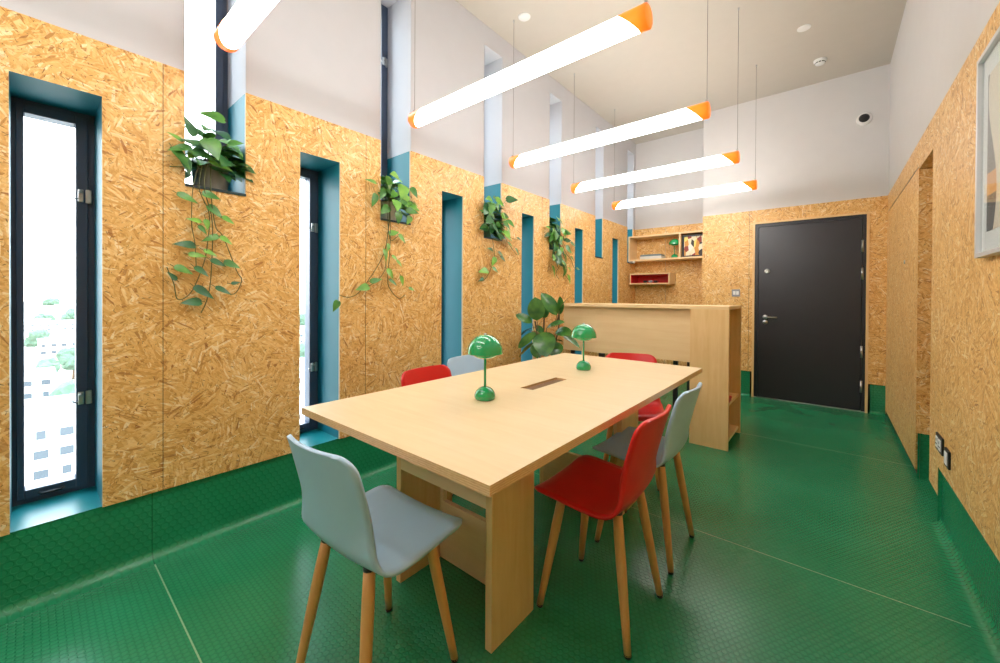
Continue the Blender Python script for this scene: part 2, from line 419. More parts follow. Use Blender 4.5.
# window frames, glass and hardware
def make_window(n, y0, y1, z0, z1, hardware):
    c = bpy.data.objects.new('window_%d' % n, None); COL.objects.link(c); c.location = (XF, (y0+y1)/2, z0); struct(c)
    w = y1-y0; h = z1-z0
    Lx, R = 0.034, 0.060
    bm = bm_new(); a, b = -w/2, w/2
    for (p0, p1, q0, q1) in ((a, a+0.022, 0, h), (b-0.028, b, 0, h), (a+0.022, b-0.028, 0, 0.028), (a+0.022, b-0.028, h-0.028, h)):
        box(bm, -0.075, 0.0, p0, p1, q0, q1)
    obj('frame', bm, 'anthracite', c)
    bm = bm_new()
    g0, g1, k0, k1 = a+Lx, b-R, 0.058, h-0.058
    for (p0, p1, q0, q1) in ((a+0.012, g0, 0.02, h-0.02), (g1, b-0.022, 0.02, h-0.02), (g0, g1, 0.02, k0), (g0, g1, k1, h-0.02)):
        box(bm, -0.06, 0.012, p0, p1, q0, q1, bevel=0.003)
    sash = obj('sash', bm, 'anthracite', c)
    bm = bm_new(); box(bm, -0.034, -0.028, g0-0.003, g1+0.003, k0-0.003, k1+0.003); obj('pane', bm, 'glass', c)
    if hardware:
        for zz in hardware:
            bm = bm_new(); zc = zz-z0
            box(bm, 0.012, 0.022, b-0.054, b-0.036, zc-0.028, zc+0.028, bevel=0.003)
            box(bm, 0.0, 0.020, b-0.030, b-0.010, zc-0.03, zc+0.03, bevel=0.003)
            lathe(bm, [(0.0, 0.036), (0.007, 0.036), (0.007, 0.012)], (0, b-0.045, zc+0.016), 12, axis='x')
            tube(bm, [(0.018, b-0.05, zc-0.014), (0.024, b-0.066, zc-0.016), (0.026, b-0.072, zc-0.004)], 0.003, 8)
            q = obj('restrictor', bm, 'steel', c)
        if z0 < 1:
            bm = bm_new(); yc = (g0+g1)/2-0.0
            tube(bm, [(0.01, yc-0.035, 0.034), (0.03, yc-0.028, 0.036), (0.034, yc, 0.037), (0.03, yc+0.028, 0.036), (0.01, yc+0.035, 0.034)], 0.005, 8)
            obj('pull_handle', bm, 'black', c)
    return c
n = 1
for i, (a, b) in enumerate(LOW):
    make_window(n, a, b, ZS, ZWT, (1.63, 0.72) if i < 4 else None); n += 1
for i, (a, b) in enumerate(HIGH):
    w_ = make_window(n, a, b, ZHB+0.012, ZHT, (2.95,) if i < 5 else None); n += 1
    bm = bm_new(); box(bm, -0.0, XL-XF+0.006, a-(a+b)/2, b-(a+b)/2, -0.012, 0.0, mi=0)
    for f in bm.faces:
        if f.calc_center_median().x > XL-XF+0.004: f.material_index = 1
    obj('sill_board', bm, ['teal', 'dark_edge'], w_)

# coved rubber skirtings
def cove(bm, p0, p1, inward, top, r=0.045):
    p0, p1, inward = Vector(p0), Vector(p1), Vector(inward)
    prof = [(0, top), (0, r*1.6)] + [(r*(1-math.cos(t)), r*(1-math.sin(t))) for t in [PI/2*k/8 for k in range(9)]]
    prof += [(r*1.3, 0.0006)]
    a = [bm.verts.new(p0 + inward*d + Vector((0, 0, max(z, 0.0006)))) for d, z in prof]
    b = [bm.verts.new(p1 + inward*d + Vector((0, 0, max(z, 0.0006)))) for d, z in prof]
    for k in range(len(prof)-1):
        f = bm.faces.new((a[k], a[k+1], b[k+1], b[k])); f.smooth = True
def cove_uv(o, axis):
    me = o.data; uv = me.uv_layers.active.data
    for lp in me.loops:
        p = me.vertices[lp.vertex_index].co
        off = {0: p.x, 1: p.y}[1-axis]
        uv[lp.index].uv = (p[axis], p.z)
    return o
bm = bm_new(); cove(bm, (XL-0.014, YB, 0), (XL-0.014, YA, 0), (1, 0, 0), ZS); struct(cove_uv(obj('baseboard_left', bm, 'rubber_skirt'), 1), 'green rubber skirting along the window wall')
bm = bm_new(); cove(bm, (XR+0.014, YB, 0), (XR+0.014, 3.076, 0), (-1, 0, 0), ZS); struct(cove_uv(obj('baseboard_right', bm, 'rubber_skirt'), 1), 'green rubber skirting along the right wall')
bm = bm_new(); cove(bm, (XP, YD+0.012, 0), (-0.725, YD+0.012, 0), (0, -1, 0), ZS, 0.03); cove(bm, (0.335, YD+0.012, 0), (XR, YD+0.012, 0), (0, -1, 0), ZS, 0.03)
struct(cove_uv(obj('baseboard_back', bm, 'rubber_skirt'), 0), 'green rubber skirting beside the door')

# right wall with niche
bm = bm_new()
NY0, NY1, NZ, ND = 3.31, 3.77, 2.044, 0.98
def vq(x, y0, y1, z0, z1, mi): quad(bm, [(x, y0, z0), (x, y1, z0), (x, y1, z1), (x, y0, z1)], mi)
vq(XR, YB, 3.076, ZS, ZO, 0); vq(XR, 3.076, NY0, 0.15, ZO, 0); vq(XR, NY0, NY1, NZ, ZO, 0)
vq(XR, NY1, 5.56, 2.064, ZO, 0); vq(XR, 5.56, YD+0.01, 0.02, ZO, 0); vq(XR, NY1, NY1+0.012, 0.06, 2.064, 0)
vq(XR+0.006, YB, YD+0.01, ZO, ZC, 1)
quad(bm, [(XR, YB, ZO), (XR, YD, ZO), (XR+0.02, YD, ZO), (XR+0.02, YB, ZO)], 3)
quad(bm, [(XR, YB, ZS), (XR, 3.076, ZS), (XR+0.02, 3.076, ZS), (XR+0.02, YB, ZS)], 2)
vq(XR+0.04, 3.076, NY0, 0, 0.16, 4); vq(XR+0.02, NY1, YD, 0.0, 2.08, 2)
quad(bm, [(XR, 3.076, 0.15), (XR, NY0, 0.15), (XR+0.06, NY0, 0.15), (XR+0.06, 3.076, 0.15)], 3)
quad(bm, [(XR, NY0, 0.15), (XR+ND-0.45, NY0, 0.15), (XR+ND-0.45, NY0, NZ), (XR, NY0, NZ)], 0)
quad(bm, [(XR, NY1, 0.30), (XR+ND-0.45, NY1, 0.30), (XR+ND-0.45, NY1, NZ), (XR, NY1, NZ)], 0)
quad(bm, [(XR+0.01, NY1+0.01, 0.0), (XR+ND-0.45, NY1+0.01, 0.0), (XR+ND-0.45, NY1+0.01, 0.31), (XR+0.01, NY1+0.01, 0.31)], 4)
quad(bm, [(XR, NY0, NZ), (XR, NY1, NZ), (XR+ND-0.45, NY1, NZ), (XR+ND-0.45, NY0, NZ)], 0)
vq(XR+0.6, YB-0.1, YA+0.1, 0, ZC, 1); vq(XR+ND-0.45, NY0, NY1+0.02, 0, NZ, 0); vq(XR+ND-0.44, 3.0, NY1+0.1, 0, 0.16, 4)
quad(bm, [(XR+0.04, NY0, 0), (XR+ND-0.45, NY0, 0), (XR+ND-0.45, NY0, 0.16), (XR+0.04, NY0, 0.16)], 4)
quad(bm, [(XR, 3.076, 0), (XR+0.04, 3.076, 0), (XR+0.04, 3.076, ZS), (XR, 3.076, ZS)], 4)
struct(obj('wall_right', bm, ['osb', 'plaster', 'groove', 'board_edge', 'rubber_skirt'], normals=False), 'right wall of strand board with white plaster above')

# back wall with the door opening and shelf alcove
DX0, DX1, DZ = -0.705, 0.318, 2.085          # opening with lining
bm = bm_new()
def hq(y, x0, x1, z0, z1, mi): quad(bm, [(x0, y, z0), (x1, y, z0), (x1, y, z1), (x0, y, z1)], mi)
J = 0.0016
hq(YD, XP, -0.742-J, ZS, ZO, 0); hq(YD+0.006, -0.742-J, -0.742+J, ZS, ZO, 2); hq(YD, -0.742+J, DX0, ZS, ZO, 0)
hq(YD, DX1, XR, ZS, ZO, 0); hq(YD, DX0, DX1, DZ, ZO, 0)
hq(YD+0.006, XP, XR+0.02, ZO, ZC, 1)
quad(bm, [(XP, YD, ZO), (XR, YD, ZO), (XR, YD+0.02, ZO), (XP, YD+0.02, ZO)], 3)
for x0, x1 in ((XP, DX0), (DX1, XR)): quad(bm, [(x0, YD, ZS), (x1, YD, ZS), (x1, YD+0.02, ZS), (x0, YD+0.02, ZS)], 2)
quad(bm, [(XP, YD, 0), (XP, YA, 0), (XP, YA, ZO), (XP, YD, ZO)], 0); quad(bm, [(XP, YD, ZO), (XP, YA, ZO), (XP, YA, ZC), (XP, YD, ZC)], 1)
hq(YA, XL-0.02, -1.86-J, 0, ZO, 0); hq(YA+0.006, -1.86-J, -1.86+J, 0, ZO, 2); hq(YA, -1.86+J, XP, 0, ZO, 0); hq(YA+0.006, XL-0.02, XP, ZO, ZC, 1)
hq(YD+0.16, DX0-0.1, DX1+0.1, 0, DZ+0.1, 2); hq(YA+0.1, XL-0.5, XR+0.6, -0.1, ZC, 1)
struct(obj('wall_back', bm, ['osb', 'plaster', 'groove', 'board_edge'], normals=False), 'end wall of strand board with white plaster above')
bm = bm_new(); box(bm, XL-0.5, XR+0.6, YB-0.1, YB, 0, ZC); struct(obj('wall_front', bm, 'plaster'))

# flush cupboard door in the right wall
cd = thing('cupboard_door', 'tall flush strand board cupboard door in the right wall before the corner', 'door', (XR, (NY1+5.56)/2, 0))
bm = bm_new(); box(bm, 0, 0.018, -(5.56-NY1)/2+0.012, (5.56-NY1)/2-0.003, 0.055, 2.058, bevel=0.0015); obj('door_leaf', bm, 'osb', cd)
bm = bm_new(); lathe(bm, [(0, -0.006), (0.014, -0.006), (0.016, 0.0)], (0, 4.347-(NY1+5.56)/2, 1.471), 16, axis='x'); obj('lock', bm, 'steel', cd)

# ------------------------------------------------------------------ the door
d = bpy.data.objects.new('door_1', None); COL.objects.link(d); d.location = (0, YD, 0); struct(d, 'dark charcoal door in the end wall')
bm = bm_new()
box(bm, DX0-0.0, DX0+0.022, -0.012, 0.12, 0.0, DZ); box(bm, DX1-0.022, DX1, -0.012, 0.12, 0, DZ); box(bm, DX0+0.022, DX1-0.022, -0.012, 0.12, DZ-0.022, DZ)
obj('lining', bm, 'ply_side', d)
ix0, ix1, iz = DX0+0.022, DX1-0.022, DZ-0.022
bm = bm_new()
box(bm, ix0, ix0+0.035, 0.004, 0.1, 0, iz); box(bm, ix1-0.03, ix1, 0.004, 0.1, 0, iz); box(bm, ix0+0.035, ix1-0.03, 0.004, 0.1, iz-0.035, iz)
obj('frame', bm, 'door_frame', d)
bm = bm_new(); box(bm, ix0+0.038, ix1-0.033, 0.008, 0.055, 0.012, iz-0.038, bevel=0.002); leaf = obj('door_leaf', bm, 'door_paint', d)
for k, zz in enumerate((1.735, 1.445, 0.628, 0.265)):
    bm = bm_new()
    lathe(bm, [(0.0, -0.062), (0.010, -0.062), (0.010, 0.062), (0, 0.062)], (ix1-0.03, 0.0, zz), 14)
    box(bm, ix1-0.040, ix1-0.020, 0.0, 0.006, zz-0.055, zz+0.055); obj('hinge', bm, 'steel', d)
bm = bm_new()
lathe(bm, [(0, -0.004), (0.024, -0.004), (0.026, 0.008)], (-0.575, 0, 0.962), 20, axis='y')
tube(bm, [(-0.575, 0.0, 0.962), (-0.575, -0.045, 0.962), (-0.565, -0.053, 0.962), (-0.55, -0.055, 0.962), (-0.455, -0.055, 0.962)], 0.0095, 12)
h_ = obj('lever_handle', bm, 'steel', d)
bm = bm_new(); lathe(bm, [(0, -0.004), (0.024, -0.004), (0.026, 0.008)], (-0.575, 0, 0.902), 20, axis='y'); box(bm, -0.579, -0.571, -0.007, -0.003, 0.892, 0.912); obj('lock_escutcheon', bm, 'steel', d)
bm = bm_new(); lathe(bm, [(0.0, -0.003), (0.008, -0.003), (0.009, -0.007), (0.026, -0.006), (0.028, 0.008)], (-0.562, 0, 1.502), 20, axis='y'); obj('deadlock', bm, 'steel', d)
bm = bm_new(); box(bm, ix0, ix1, 0.0, 0.06, 0.0005, 0.009, bevel=0.002); obj('door_gap_light', bm, 'steel', d)  # bright strip standing in for light leaking under the door

# switch by the door, sockets on right wall
sw = thing('light_switch', 'small steel light switch plate left of the dark door', 'switch', (-0.876, YD, 1.245))
bm = bm_new(); box(bm, -0.044, 0.044, -0.008, 0, -0.044, 0.044, bevel=0.003); obj('plate', bm, 'grey_plastic', sw)
for s in (-1, 1):
    bm = bm_new(); box(bm, s*0.017-0.014, s*0.017+0.014, -0.012, -0.007, -0.022, 0.022, bevel=0.002); obj('rocker', bm, 'white_plastic', sw)
so = thing('wall_socket', 'dark socket plate with white sockets low on the right wall, nearer the niche', 'socket', (XR, 3.012, 0.442))
bm = bm_new(); box(bm, -0.009, 0, -0.074, 0.074, -0.043, 0.043, bevel=0.003); obj('plate', bm, 'black', so)
for s in (-1, 1):
    bm = bm_new(); box(bm, -0.0125, -0.008, s*0.034-0.024, s*0.034+0.024, -0.028, 0.028, bevel=0.002)
    ins = obj('outlet', bm, 'white_plastic', so)
    bm = bm_new()
    for (yy, zz, a, b) in ((0, 0.012, 0.003, 0.007), (-0.010, -0.008, 0.006, 0.003), (0.010, -0.008, 0.006, 0.003)):
        box(bm, -0.0135, -0.0122, s*0.034+yy-a, s*0.034+yy+a, zz-b, zz+b)
    obj('pin_slots', bm, 'black', ins)
so = thing('data_socket', 'dark plate with one white insert low on the right wall, nearer the camera', 'socket', (XR, 2.838, 0.42))
bm = bm_new(); box(bm, -0.009, 0, -0.044, 0.044, -0.043, 0.043, bevel=0.003); obj('plate', bm, 'black', so)
bm = bm_new(); box(bm, -0.0125, -0.008, -0.026, 0.026, -0.03, 0.03, bevel=0.002); obj('insert', bm, 'white_plastic', so)

# framed print on right wall
PY0, PY1, PZ0, PZ1 = 1.64, 2.302, 1.343, 2.085
fp = thing('framed_print', 'silver framed abstract print hanging on the right wall at the photo edge', 'picture', (XR, (PY0+PY1)/2, PZ0))
yc = (PY0+PY1)/2
bm = bm_new(); hw, hh = (PY1-PY0)/2, PZ1-PZ0
for (a, b, c_, e) in ((-hw, -hw+0.016, 0, hh), (hw-0.016, hw, 0, hh), (-hw+0.016, hw-0.016, 0, 0.016), (-hw+0.016, hw-0.016, hh-0.016, hh)):
    box(bm, -0.028, 0, a, b, c_, e, bevel=0.0015)
obj('frame', bm, 'frame_silver', fp)
bm = bm_new(); box(bm, -0.012, -0.002, -hw+0.014, hw-0.014, 0.014, hh-0.014); obj('mount', bm, 'mount', fp)
bm = bm_new(); box(bm, -0.0135, -0.012, -hw+0.075, hw-0.075, 0.09, hh-0.09)
pr = obj('print', bm, 'art_blob', fp)
for lp in pr.data.loops:
    p = pr.data.vertices[lp.vertex_index].co; pr.data.uv_layers.active.data[lp.index].uv = (p.y+yc, p.z+PZ0)
bm = bm_new(); box(bm, -0.0185, -0.0165, -hw+0.014, hw-0.014, 0.014, hh-0.014); obj('glazing', bm, 'art_glass', fp)

# ceiling and wall sensors
t = thing('smoke_detector', 'white smoke detector with dark vents on the ceiling near the end wall', 'detector', (-0.087, 5.056, ZC))
bm = bm_new(); lathe(bm, [(0.052, 0.0), (0.052, -0.018), (0.044, -0.026)], seg=28); obj('base', bm, 'white_plastic', t)
bm = bm_new(); lathe(bm, [(0.040, -0.024), (0.040, -0.036), (0.034, -0.044), (0, -0.046)], seg=28); obj('cover', bm, 'white_plastic', t)
bm = bm_new()
for k in range(10):
    a = 2*PI*k/10; box(bm, -0.009, 0.009, 0.0385, 0.042, -0.034, -0.026, mat=Matrix.Rotation(a, 4, 'Z'))
obj('vent_slots', bm, 'black', t)
bm = bm_new(); lathe(bm, [(0.05, 0.0), (0.05, -0.004), (0.046, -0.007), (0, -0.008)], (0, 0, 0), 28); o = obj('ceiling_disc', bm, 'white_plastic', loc=(-0.187, 4.368, ZC)); tag(o, 'flat white round blanking disc on the ceiling nearer the camera than the detector', 'disc')
bm = bm_new(); lathe(bm, [(0.052, 0.0), (0.052, -0.004), (0.048, -0.008), (0, -0.009)], (0, 0, 0), 28); o = obj('ceiling_disc', bm, 'white_plastic', loc=(-2.0, 2.70, ZC)); tag(o, 'flat white round blanking disc on the ceiling close to the window wall', 'disc')
t = thing('motion_sensor', 'white round motion sensor with black lens high on end wall', 'sensor', (0.265, YD+0.006, 3.05))
bm = bm_new(); lathe(bm, [(0.062, 0.0), (0.062, -0.022), (0.05, -0.04), (0.04, -0.044)], seg=28, axis='y'); obj('housing', bm, 'white_plastic', t)
bm = bm_new(); lathe(bm, [(0.044, -0.038), (0.041, -0.05), (0.03, -0.062), (0, -0.068)], seg=28, axis='y'); obj('lens', bm, 'black', t)

# ------------------------------------------------------------------ pendant tube lights
def pendant(label, y):
    xl, xr, r, z = -2.105, -0.578, 0.046, 2.340
    t = thing('pendant_light', label, 'light', ((xl+xr)/2, y, z), 0, 'tube lights hanging in a row')
    L = (xr-xl)/2
    bm = bm_new(); tube(bm, [(-L+0.02, 0, 0), (L-0.02, 0, 0)], r, 28); obj('diffuser', bm, 'tube_glow', t)
    for s in (-1, 1):
        bm = bm_new(); seg = 28; rings = []
        for rr, ends in ((r+0.003, 'cut'), (r+0.003, 0.0), (r-0.002, 0.004), (0.0, 0.004)):
            ring = []
            for k in range(seg):
                a = 2*PI*k/seg
                if ends == 'cut': x = L - 0.085 - 0.05*math.sin(a)
                else: x = L + ends
                ring.append(bm.verts.new((s*x, rr*math.cos(a), rr*math.sin(a))))
            rings.append(ring)
        for a_, b_ in zip(rings, rings[1:]):
            for k in range(seg): bm.faces.new((a_[k], a_[(k+1) % seg], b_[(k+1) % seg], b_[k])).smooth = True
        bmesh.ops.remove_doubles(bm, verts=bm.verts, dist=1e-6)
        cap = obj('end_cap', bm, 'cap_orange', t)
        bm = bm_new(); box(bm, s*(L-0.008)-0.006, s*(L-0.008)+0.006, -0.01, 0.01, r-0.004, r+0.02, bevel=0.002); obj('clamp', bm, 'steel', cap)
        bm = bm_new(); tube(bm, [(s*(L-0.008), 0, r+0.015), (s*(L-0.008), 0, ZC-z-0.004)], 0.0014, 6); w = obj('suspension_wire', bm, 'wire', t)
        bm = bm_new(); lathe(bm, [(0.0, -0.018), (0.006, -0.018), (0.008, 0.0)], (s*(L-0.008), 0, ZC-z), 12); obj('ceiling_fixing', bm, 'steel', w)
    return t
for lab, y in (('glowing tube light cut off by the top photo edge, nearest the camera', 0.58), ('long tube light hung over the near half of the table, second from the camera', 1.63),
               ('glowing tube light third from the camera, above the second chair row', 2.68), ('tube light hung fourth from the camera, before the farthest one', 3.73), ('farthest and smallest tube light, hung nearest the dark door', 4.76)):
    pendant(lab, y)
for y in (-0.47, -1.52): pendant('unseen tube light added behind the camera to brighten the room', y)  # out of view, added to light the near end of the room

# ------------------------------------------------------------------ table
TX0, TX1, TY0, TY1, TZ = -1.537, -0.584, 0.668, 2.613, 0.762
tb = thing('meeting_table', 'large pale plywood meeting table on plank legs in mid room', 'table', ((TX0+TX1)/2, (TY0+TY1)/2, 0))
ox, oy = tb.location.x, tb.location.y
def tbox(bm, x0, x1, y0, y1, z0, z1, **k): box(bm, x0-ox, x1-ox, y0-oy, y1-oy, z0, z1, **k)
bm = bm_new(); th = 0.026; SX0, SX1, SY0, SY1 = -1.105, -1.035, 1.478, 1.79
def top_cell(x0, x1, y0, y1):
    for z in (TZ, TZ-th): quad(bm, [(x0-ox, y0-oy, z), (x1-ox, y0-oy, z), (x1-ox, y1-oy, z), (x0-ox, y1-oy, z)], 0)
for (x0, x1, y0, y1) in ((TX0, SX0, TY0, TY1), (SX1, TX1, TY0, TY1), (SX0, SX1, TY0, SY0), (SX0, SX1, SY1, TY1)): top_cell(x0, x1, y0, y1)
def ring_(x0, x1, y0, y1, mi):
    P = [(x0, y0), (x1, y0), (x1, y1), (x0, y1)]
    for (a, b), (c_, e) in zip(P, P[1:]+P[:1]): quad(bm, [(a-ox, b-oy, TZ-th), (c_-ox, e-oy, TZ-th), (c_-ox, e-oy, TZ), (a-ox, b-oy, TZ)], mi)
ring_(TX0, TX1, TY0, TY1, 1); ring_(SX0, SX1, SY0, SY1, 1)
bmesh.ops.remove_doubles(bm, verts=bm.verts, dist=1e-5)
obj('tabletop', bm, ['ply_top', 'ply_edge'], tb)
bm = bm_new(); tbox(bm, SX0+0.0008, SX1-0.0008, SY0+0.0008, SY1-0.0008, TZ-0.020, TZ-0.010)
obj('cable_flap', bm, 'flap', tb)
LXa, LXb, LT = -1.379, -0.852, 0.028
for ya, yb, inner in ((0.987, 1.230, 1), (2.051, 2.294, -1)):
    for xa in (LXa, LXb-LT):
        bm = bm_new(); tbox(bm, xa, xa+LT, ya, yb, 0.0, TZ-th, bevel=0.001); obj('leg_panel', bm, ['ply_side'], tb)
    ye = ya if inner == 1 else yb-0.022
    bm = bm_new(); tbox(bm, LXa+LT, LXb-LT, ye, ye+0.022, 0.474, TZ-th); obj('apron', bm, 'ply_panel', tb)
    yi = yb-0.026 if inner == 1 else ya+0.004
    bm = bm_new(); tbox(bm, LXa+LT, LXb-LT, yi, yi+0.022, 0.004, 0.262); obj('cross_panel', bm, 'ply_panel', tb)
    for xb in (LXa+LT, LXb-LT-0.02):
        bm = bm_new(); tbox(bm, xb, xb+0.02, yi, yi+0.022, 0.262, TZ-th); obj('batten', bm, 'ply_panel', tb)

# ------------------------------------------------------------------ chairs
def shell_bm():
    # profile (forward, height) from the front lip to the top of the back
    key = [(0.205, 0.425), (0.197, 0.446), (0.165, 0.456), (0.10, 0.453), (0.03, 0.446), (-0.05, 0.440), (-0.100, 0.444), (-0.134, 0.460), (-0.155, 0.495), (-0.168, 0.55), (-0.182, 0.61), (-0.197, 0.67), (-0.213, 0.73), (-0.229, 0.783)]
    pts = []
    K = [Vector(p) for p in key]
    for i in range(len(K)-1):
        p0, p1, p2, p3 = K[max(i-1, 0)], K[i], K[i+1], K[min(i+2, len(K)-1)]
        for s in range(4):
            t_ = s/4; pts.append(0.5*((2*p1) + (p2-p0)*t_ + (2*p0-5*p1+4*p2-p3)*t_**2 + (3*p1-p0-3*p2+p3)*t_**3))
    pts.append(K[-1])
    S = [0.0]
    for a, b in zip(pts, pts[1:]): S.append(S[-1] + (b-a).length)
    T = S[-1]
    # extra rows at both ends so the corners round off
    def sample(s):
        for i in range(len(S)-1):
            if S[i+1] >= s-1e-9:
                k = (s-S[i])/(S[i+1]-S[i]+1e-12); return pts[i].lerp(pts[i+1], k)
        return pts[-1]
    rows = sorted({0, 0.002, 0.006, 0.012, 0.02, 0.03, 0.042, 0.056, 0.07} | {T-v for v in (0, 0.002, 0.006, 0.012, 0.02, 0.03, 0.042, 0.056, 0.07, 0.085)} | {0.07+(T-0.14)*k/30 for k in range(31)})
    NV = 16; grid = []
    for s in rows:
        p = sample(s); u = s/T
        wseat, wback = 0.208, 0.176
        k = min(1, max(0, (s-0.30)/0.22)); k = k*k*(3-2*k)
        Wd = wseat*(1-k) + wback*k - 0.006*math.exp(-((s-0.42)/0.07)**2) - 0.004*min(1, max(0, (s-0.52)/(T-0.52)))**1.3
        rf, rb = 0.09, 0.052
        if s < rf: Wd = Wd - rf + math.sqrt(max(0, rf*rf-(rf-s)**2))
        if s > T-rb: q = s-(T-rb); Wd = Wd - rb + math.sqrt(max(0, rb*rb-q*q))
        row = []
        for j in range(NV+1):
            v = -1 + 2*j/NV; x = v*Wd; e = (abs(x)/0.22)**2
            fwd = p.x + 0.052*e*k                      # the back wraps forward at its sides
            up = p.y + 0.014*e*(1-k)                   # the seat is dished
            row.append(Vector((x, fwd, up)))
        grid.append(row)
    R, C = len(grid), NV+1
    nor = [[None]*C for _ in range(R)]
    for i in range(R):
        for j in range(C):
            a = grid[min(i+1, R-1)][j]-grid[max(i-1, 0)][j]; b = grid[i][min(j+1, C-1)]-grid[i][max(j-1, 0)]
            nor[i][j] = b.cross(a).normalized()
    bm = bm_new(); th = 0.011
    A = [[bm.verts.new(grid[i][j]) for j in range(C)] for i in range(R)]
    sgn = -1 if nor[R//3][C//2].z > 0 else 1
    B = [[bm.verts.new(grid[i][j] + nor[i][j]*th*sgn) for j in range(C)] for i in range(R)]
    for i in range(R-1):
        for j in range(C-1):
            bm.faces.new((A[i][j], A[i][j+1], A[i+1][j+1], A[i+1][j])).smooth = True
            bm.faces.new((B[i][j], B[i+1][j], B[i+1][j+1], B[i][j+1])).smooth = True
    def stitch(pa, pb):
        # rounded rim: one extra vertex midway
        for (a0, a1), (b0, b1) in zip(zip(pa, pa[1:]), zip(pb, pb[1:])): bm.faces.new((a0, a1, b1, b0)).smooth = True
    stitch(A[0], B[0]); stitch(A[-1], B[-1]); stitch([r_[0] for r_ in A], [r_[0] for r_ in B]); stitch([r_[-1] for r_ in A], [r_[-1] for r_ in B])
    return bm
def make_chair(mat):
    t = thing('chair', 'chair', 'chair', (0, 0, 0), 0)
    obj('seat_shell', shell_bm(), mat, t)
    bm = bm_new()
    lathe(bm, [(0.0, 0.39), (0.07, 0.39), (0.085, 0.404), (0.085, 0.428), (0.0, 0.428)], (0, 0.0, 0), 24)
    for sx_ in (-1, 1):
        for sy_ in (-1, 1):
            tube(bm, [(0.03*sx_, 0.03*sy_, 0.408), (0.100*sx_, 0.100*sy_-0.002, 0.420)], [0.018, 0.012], 10)
            tube(bm, [(0.1085*sx_, 0.108*sy_, 0.437), (0.1095*sx_, 0.1088*sy_, 0.427)], [0.018, 0.018], 12)
    obj('underframe', bm, 'black', t)
    for sx_ in (-1, 1):
        for sy_ in (-1, 1):
            a = Vector((0.1095*sx_, 0.1088*sy_, 0.432)); b = Vector((0.170*sx_, 0.172*sy_, 0.006))
            bm = bm_new(); tube(bm, [a.lerp(b, k/6) for k in range(7)], [0.0165, 0.0175, 0.0175, 0.0165, 0.015, 0.0135, 0.012], 14)
            lg = obj('leg', bm, 'oak', t)
            bm = bm_new(); tube(bm, [b.lerp(a, 0.012), b-Vector((0, 0, 0.006))], [0.0125, 0.0115], 12); obj('foot_cap', bm, 'black', lg)
    return t
red = make_chair('chair_red'); blue = make_chair('chair_blue')
used = set()
def put(proto, x, y, rz, label, group=None):
    o = proto if proto.name not in used else dup(proto)
    used.add(proto.name)
    o.location = (x, y, 0); o.rotation_euler = (0, 0, rz); o['label'] = label; o['group'] = 'moulded chairs around the meeting table'
    return o
put(blue, -1.090, 0.712, math.radians(3), 'pale blue moulded chair at the near end of the table')
put(red, -0.675, 1.435, math.radians(91), 'bright red moulded chair on the near right side of the table')
put(blue, -0.685, 1.945, math.radians(90), 'blue moulded chair behind the red one on the right side of the table')
put(red, -1.545, 1.445, math.radians(-90), 'red moulded chair tucked under the window side of the table')
put(blue, -1.690, 1.91, math.radians(-88), 'greyish blue moulded chair on the window side of the table behind the lamp')
put(red, -1.013, 2.585, math.radians(202), 'red moulded chair at the far end of the table before the counter')

# ------------------------------------------------------------------ lamps
def make_lamp(label, loc):
    t = thing('table_lamp', label, 'lamp', loc)
    bm = bm_new(); lathe(bm, [(0.0, 0.0), (0.039, 0.0), (0.0425, 0.004), (0.044, 0.012)] + [(0.044*math.cos(a), 0.012+0.041*math.sin(a)) for a in [PI/2*k/8 for k in range(1, 9)]], seg=32); obj('base', bm, 'lamp_green', t)
    bm = bm_new(); tube(bm, [(0, 0, 0.05), (0, 0, 0.18)], 0.0052, 12); obj('stem', bm, 'lamp_green', t)
    bm = bm_new(); R = 0.074
    prof = [(R*math.cos(a), 0.194+0.075*math.sin(a)) for a in [PI/2*k/12 for k in range(13)]][::-1]
    prof += [(R*1.01, 0.190), (R*0.98, 0.188), (R*0.93, 0.191)]
    lathe(bm, prof, seg=36); obj('shade', bm, 'lamp_green', t)
    bm = bm_new(); lathe(bm, [(0.0, 0.166)] + [(0.058*math.sin(a), 0.198-0.032*math.cos(a)) for a in [PI/2*k/8 for k in range(1, 9)]], seg=32); obj('reflector', bm, 'lamp_green', t)
    bm = bm_new(); lathe(bm, [(0.006, 0.268), (0.006, 0.273), (0.0, 0.275)], seg=12); obj('finial', bm, 'steel', t)
    return t
lamp = make_lamp('green mushroom lamp at the near side of the table slot', (-1.095, 1.219, TZ))
l2 = dup(lamp); l2.location = (-1.103, 2.092, TZ); l2['label'] = 'green mushroom lamp near the far end of the table'
l3 = dup(lamp); l3.location = (-1.672, 5.83, 1.742); l3['label'] = 'green mushroom lamp standing on the wall shelf'
for l_ in (lamp, l2, l3): l_['group'] = 'green mushroom lamps'

# ------------------------------------------------------------------ counter
CX0, CX1, CY0, CY1, CZ = -2.085, -0.589, 3.466, 4.023, 1.120
PX = -0.868
ct = thing('counter', 'tall plywood counter unit standing behind the meeting table', 'counter', ((CX0+CX1)/2, (CY0+CY1)/2, 0))
ox, oy = ct.location.x, ct.location.y
bm = bm_new(); tbox(bm, CX0, CX1, CY0, CY1, CZ-0.026, CZ, side=1, bevel=0); obj('countertop', bm, ['ply_panel', 'ply_panel'], ct)
bm = bm_new(); tbox(bm, PX, CX1, CY0, CY0+0.022, 0, CZ-0.026); obj('front_panel', bm, 'ply_side', ct)
bm = bm_new(); tbox(bm, PX, CX1, CY1-0.022, CY1, 0, CZ-0.026); obj('back_panel', bm, 'ply_side', ct)
bm = bm_new(); tbox(bm, PX, PX+0.022, CY0+0.022, CY1-0.022, 0, CZ-0.026); obj('divider', bm, 'ply_side', ct)
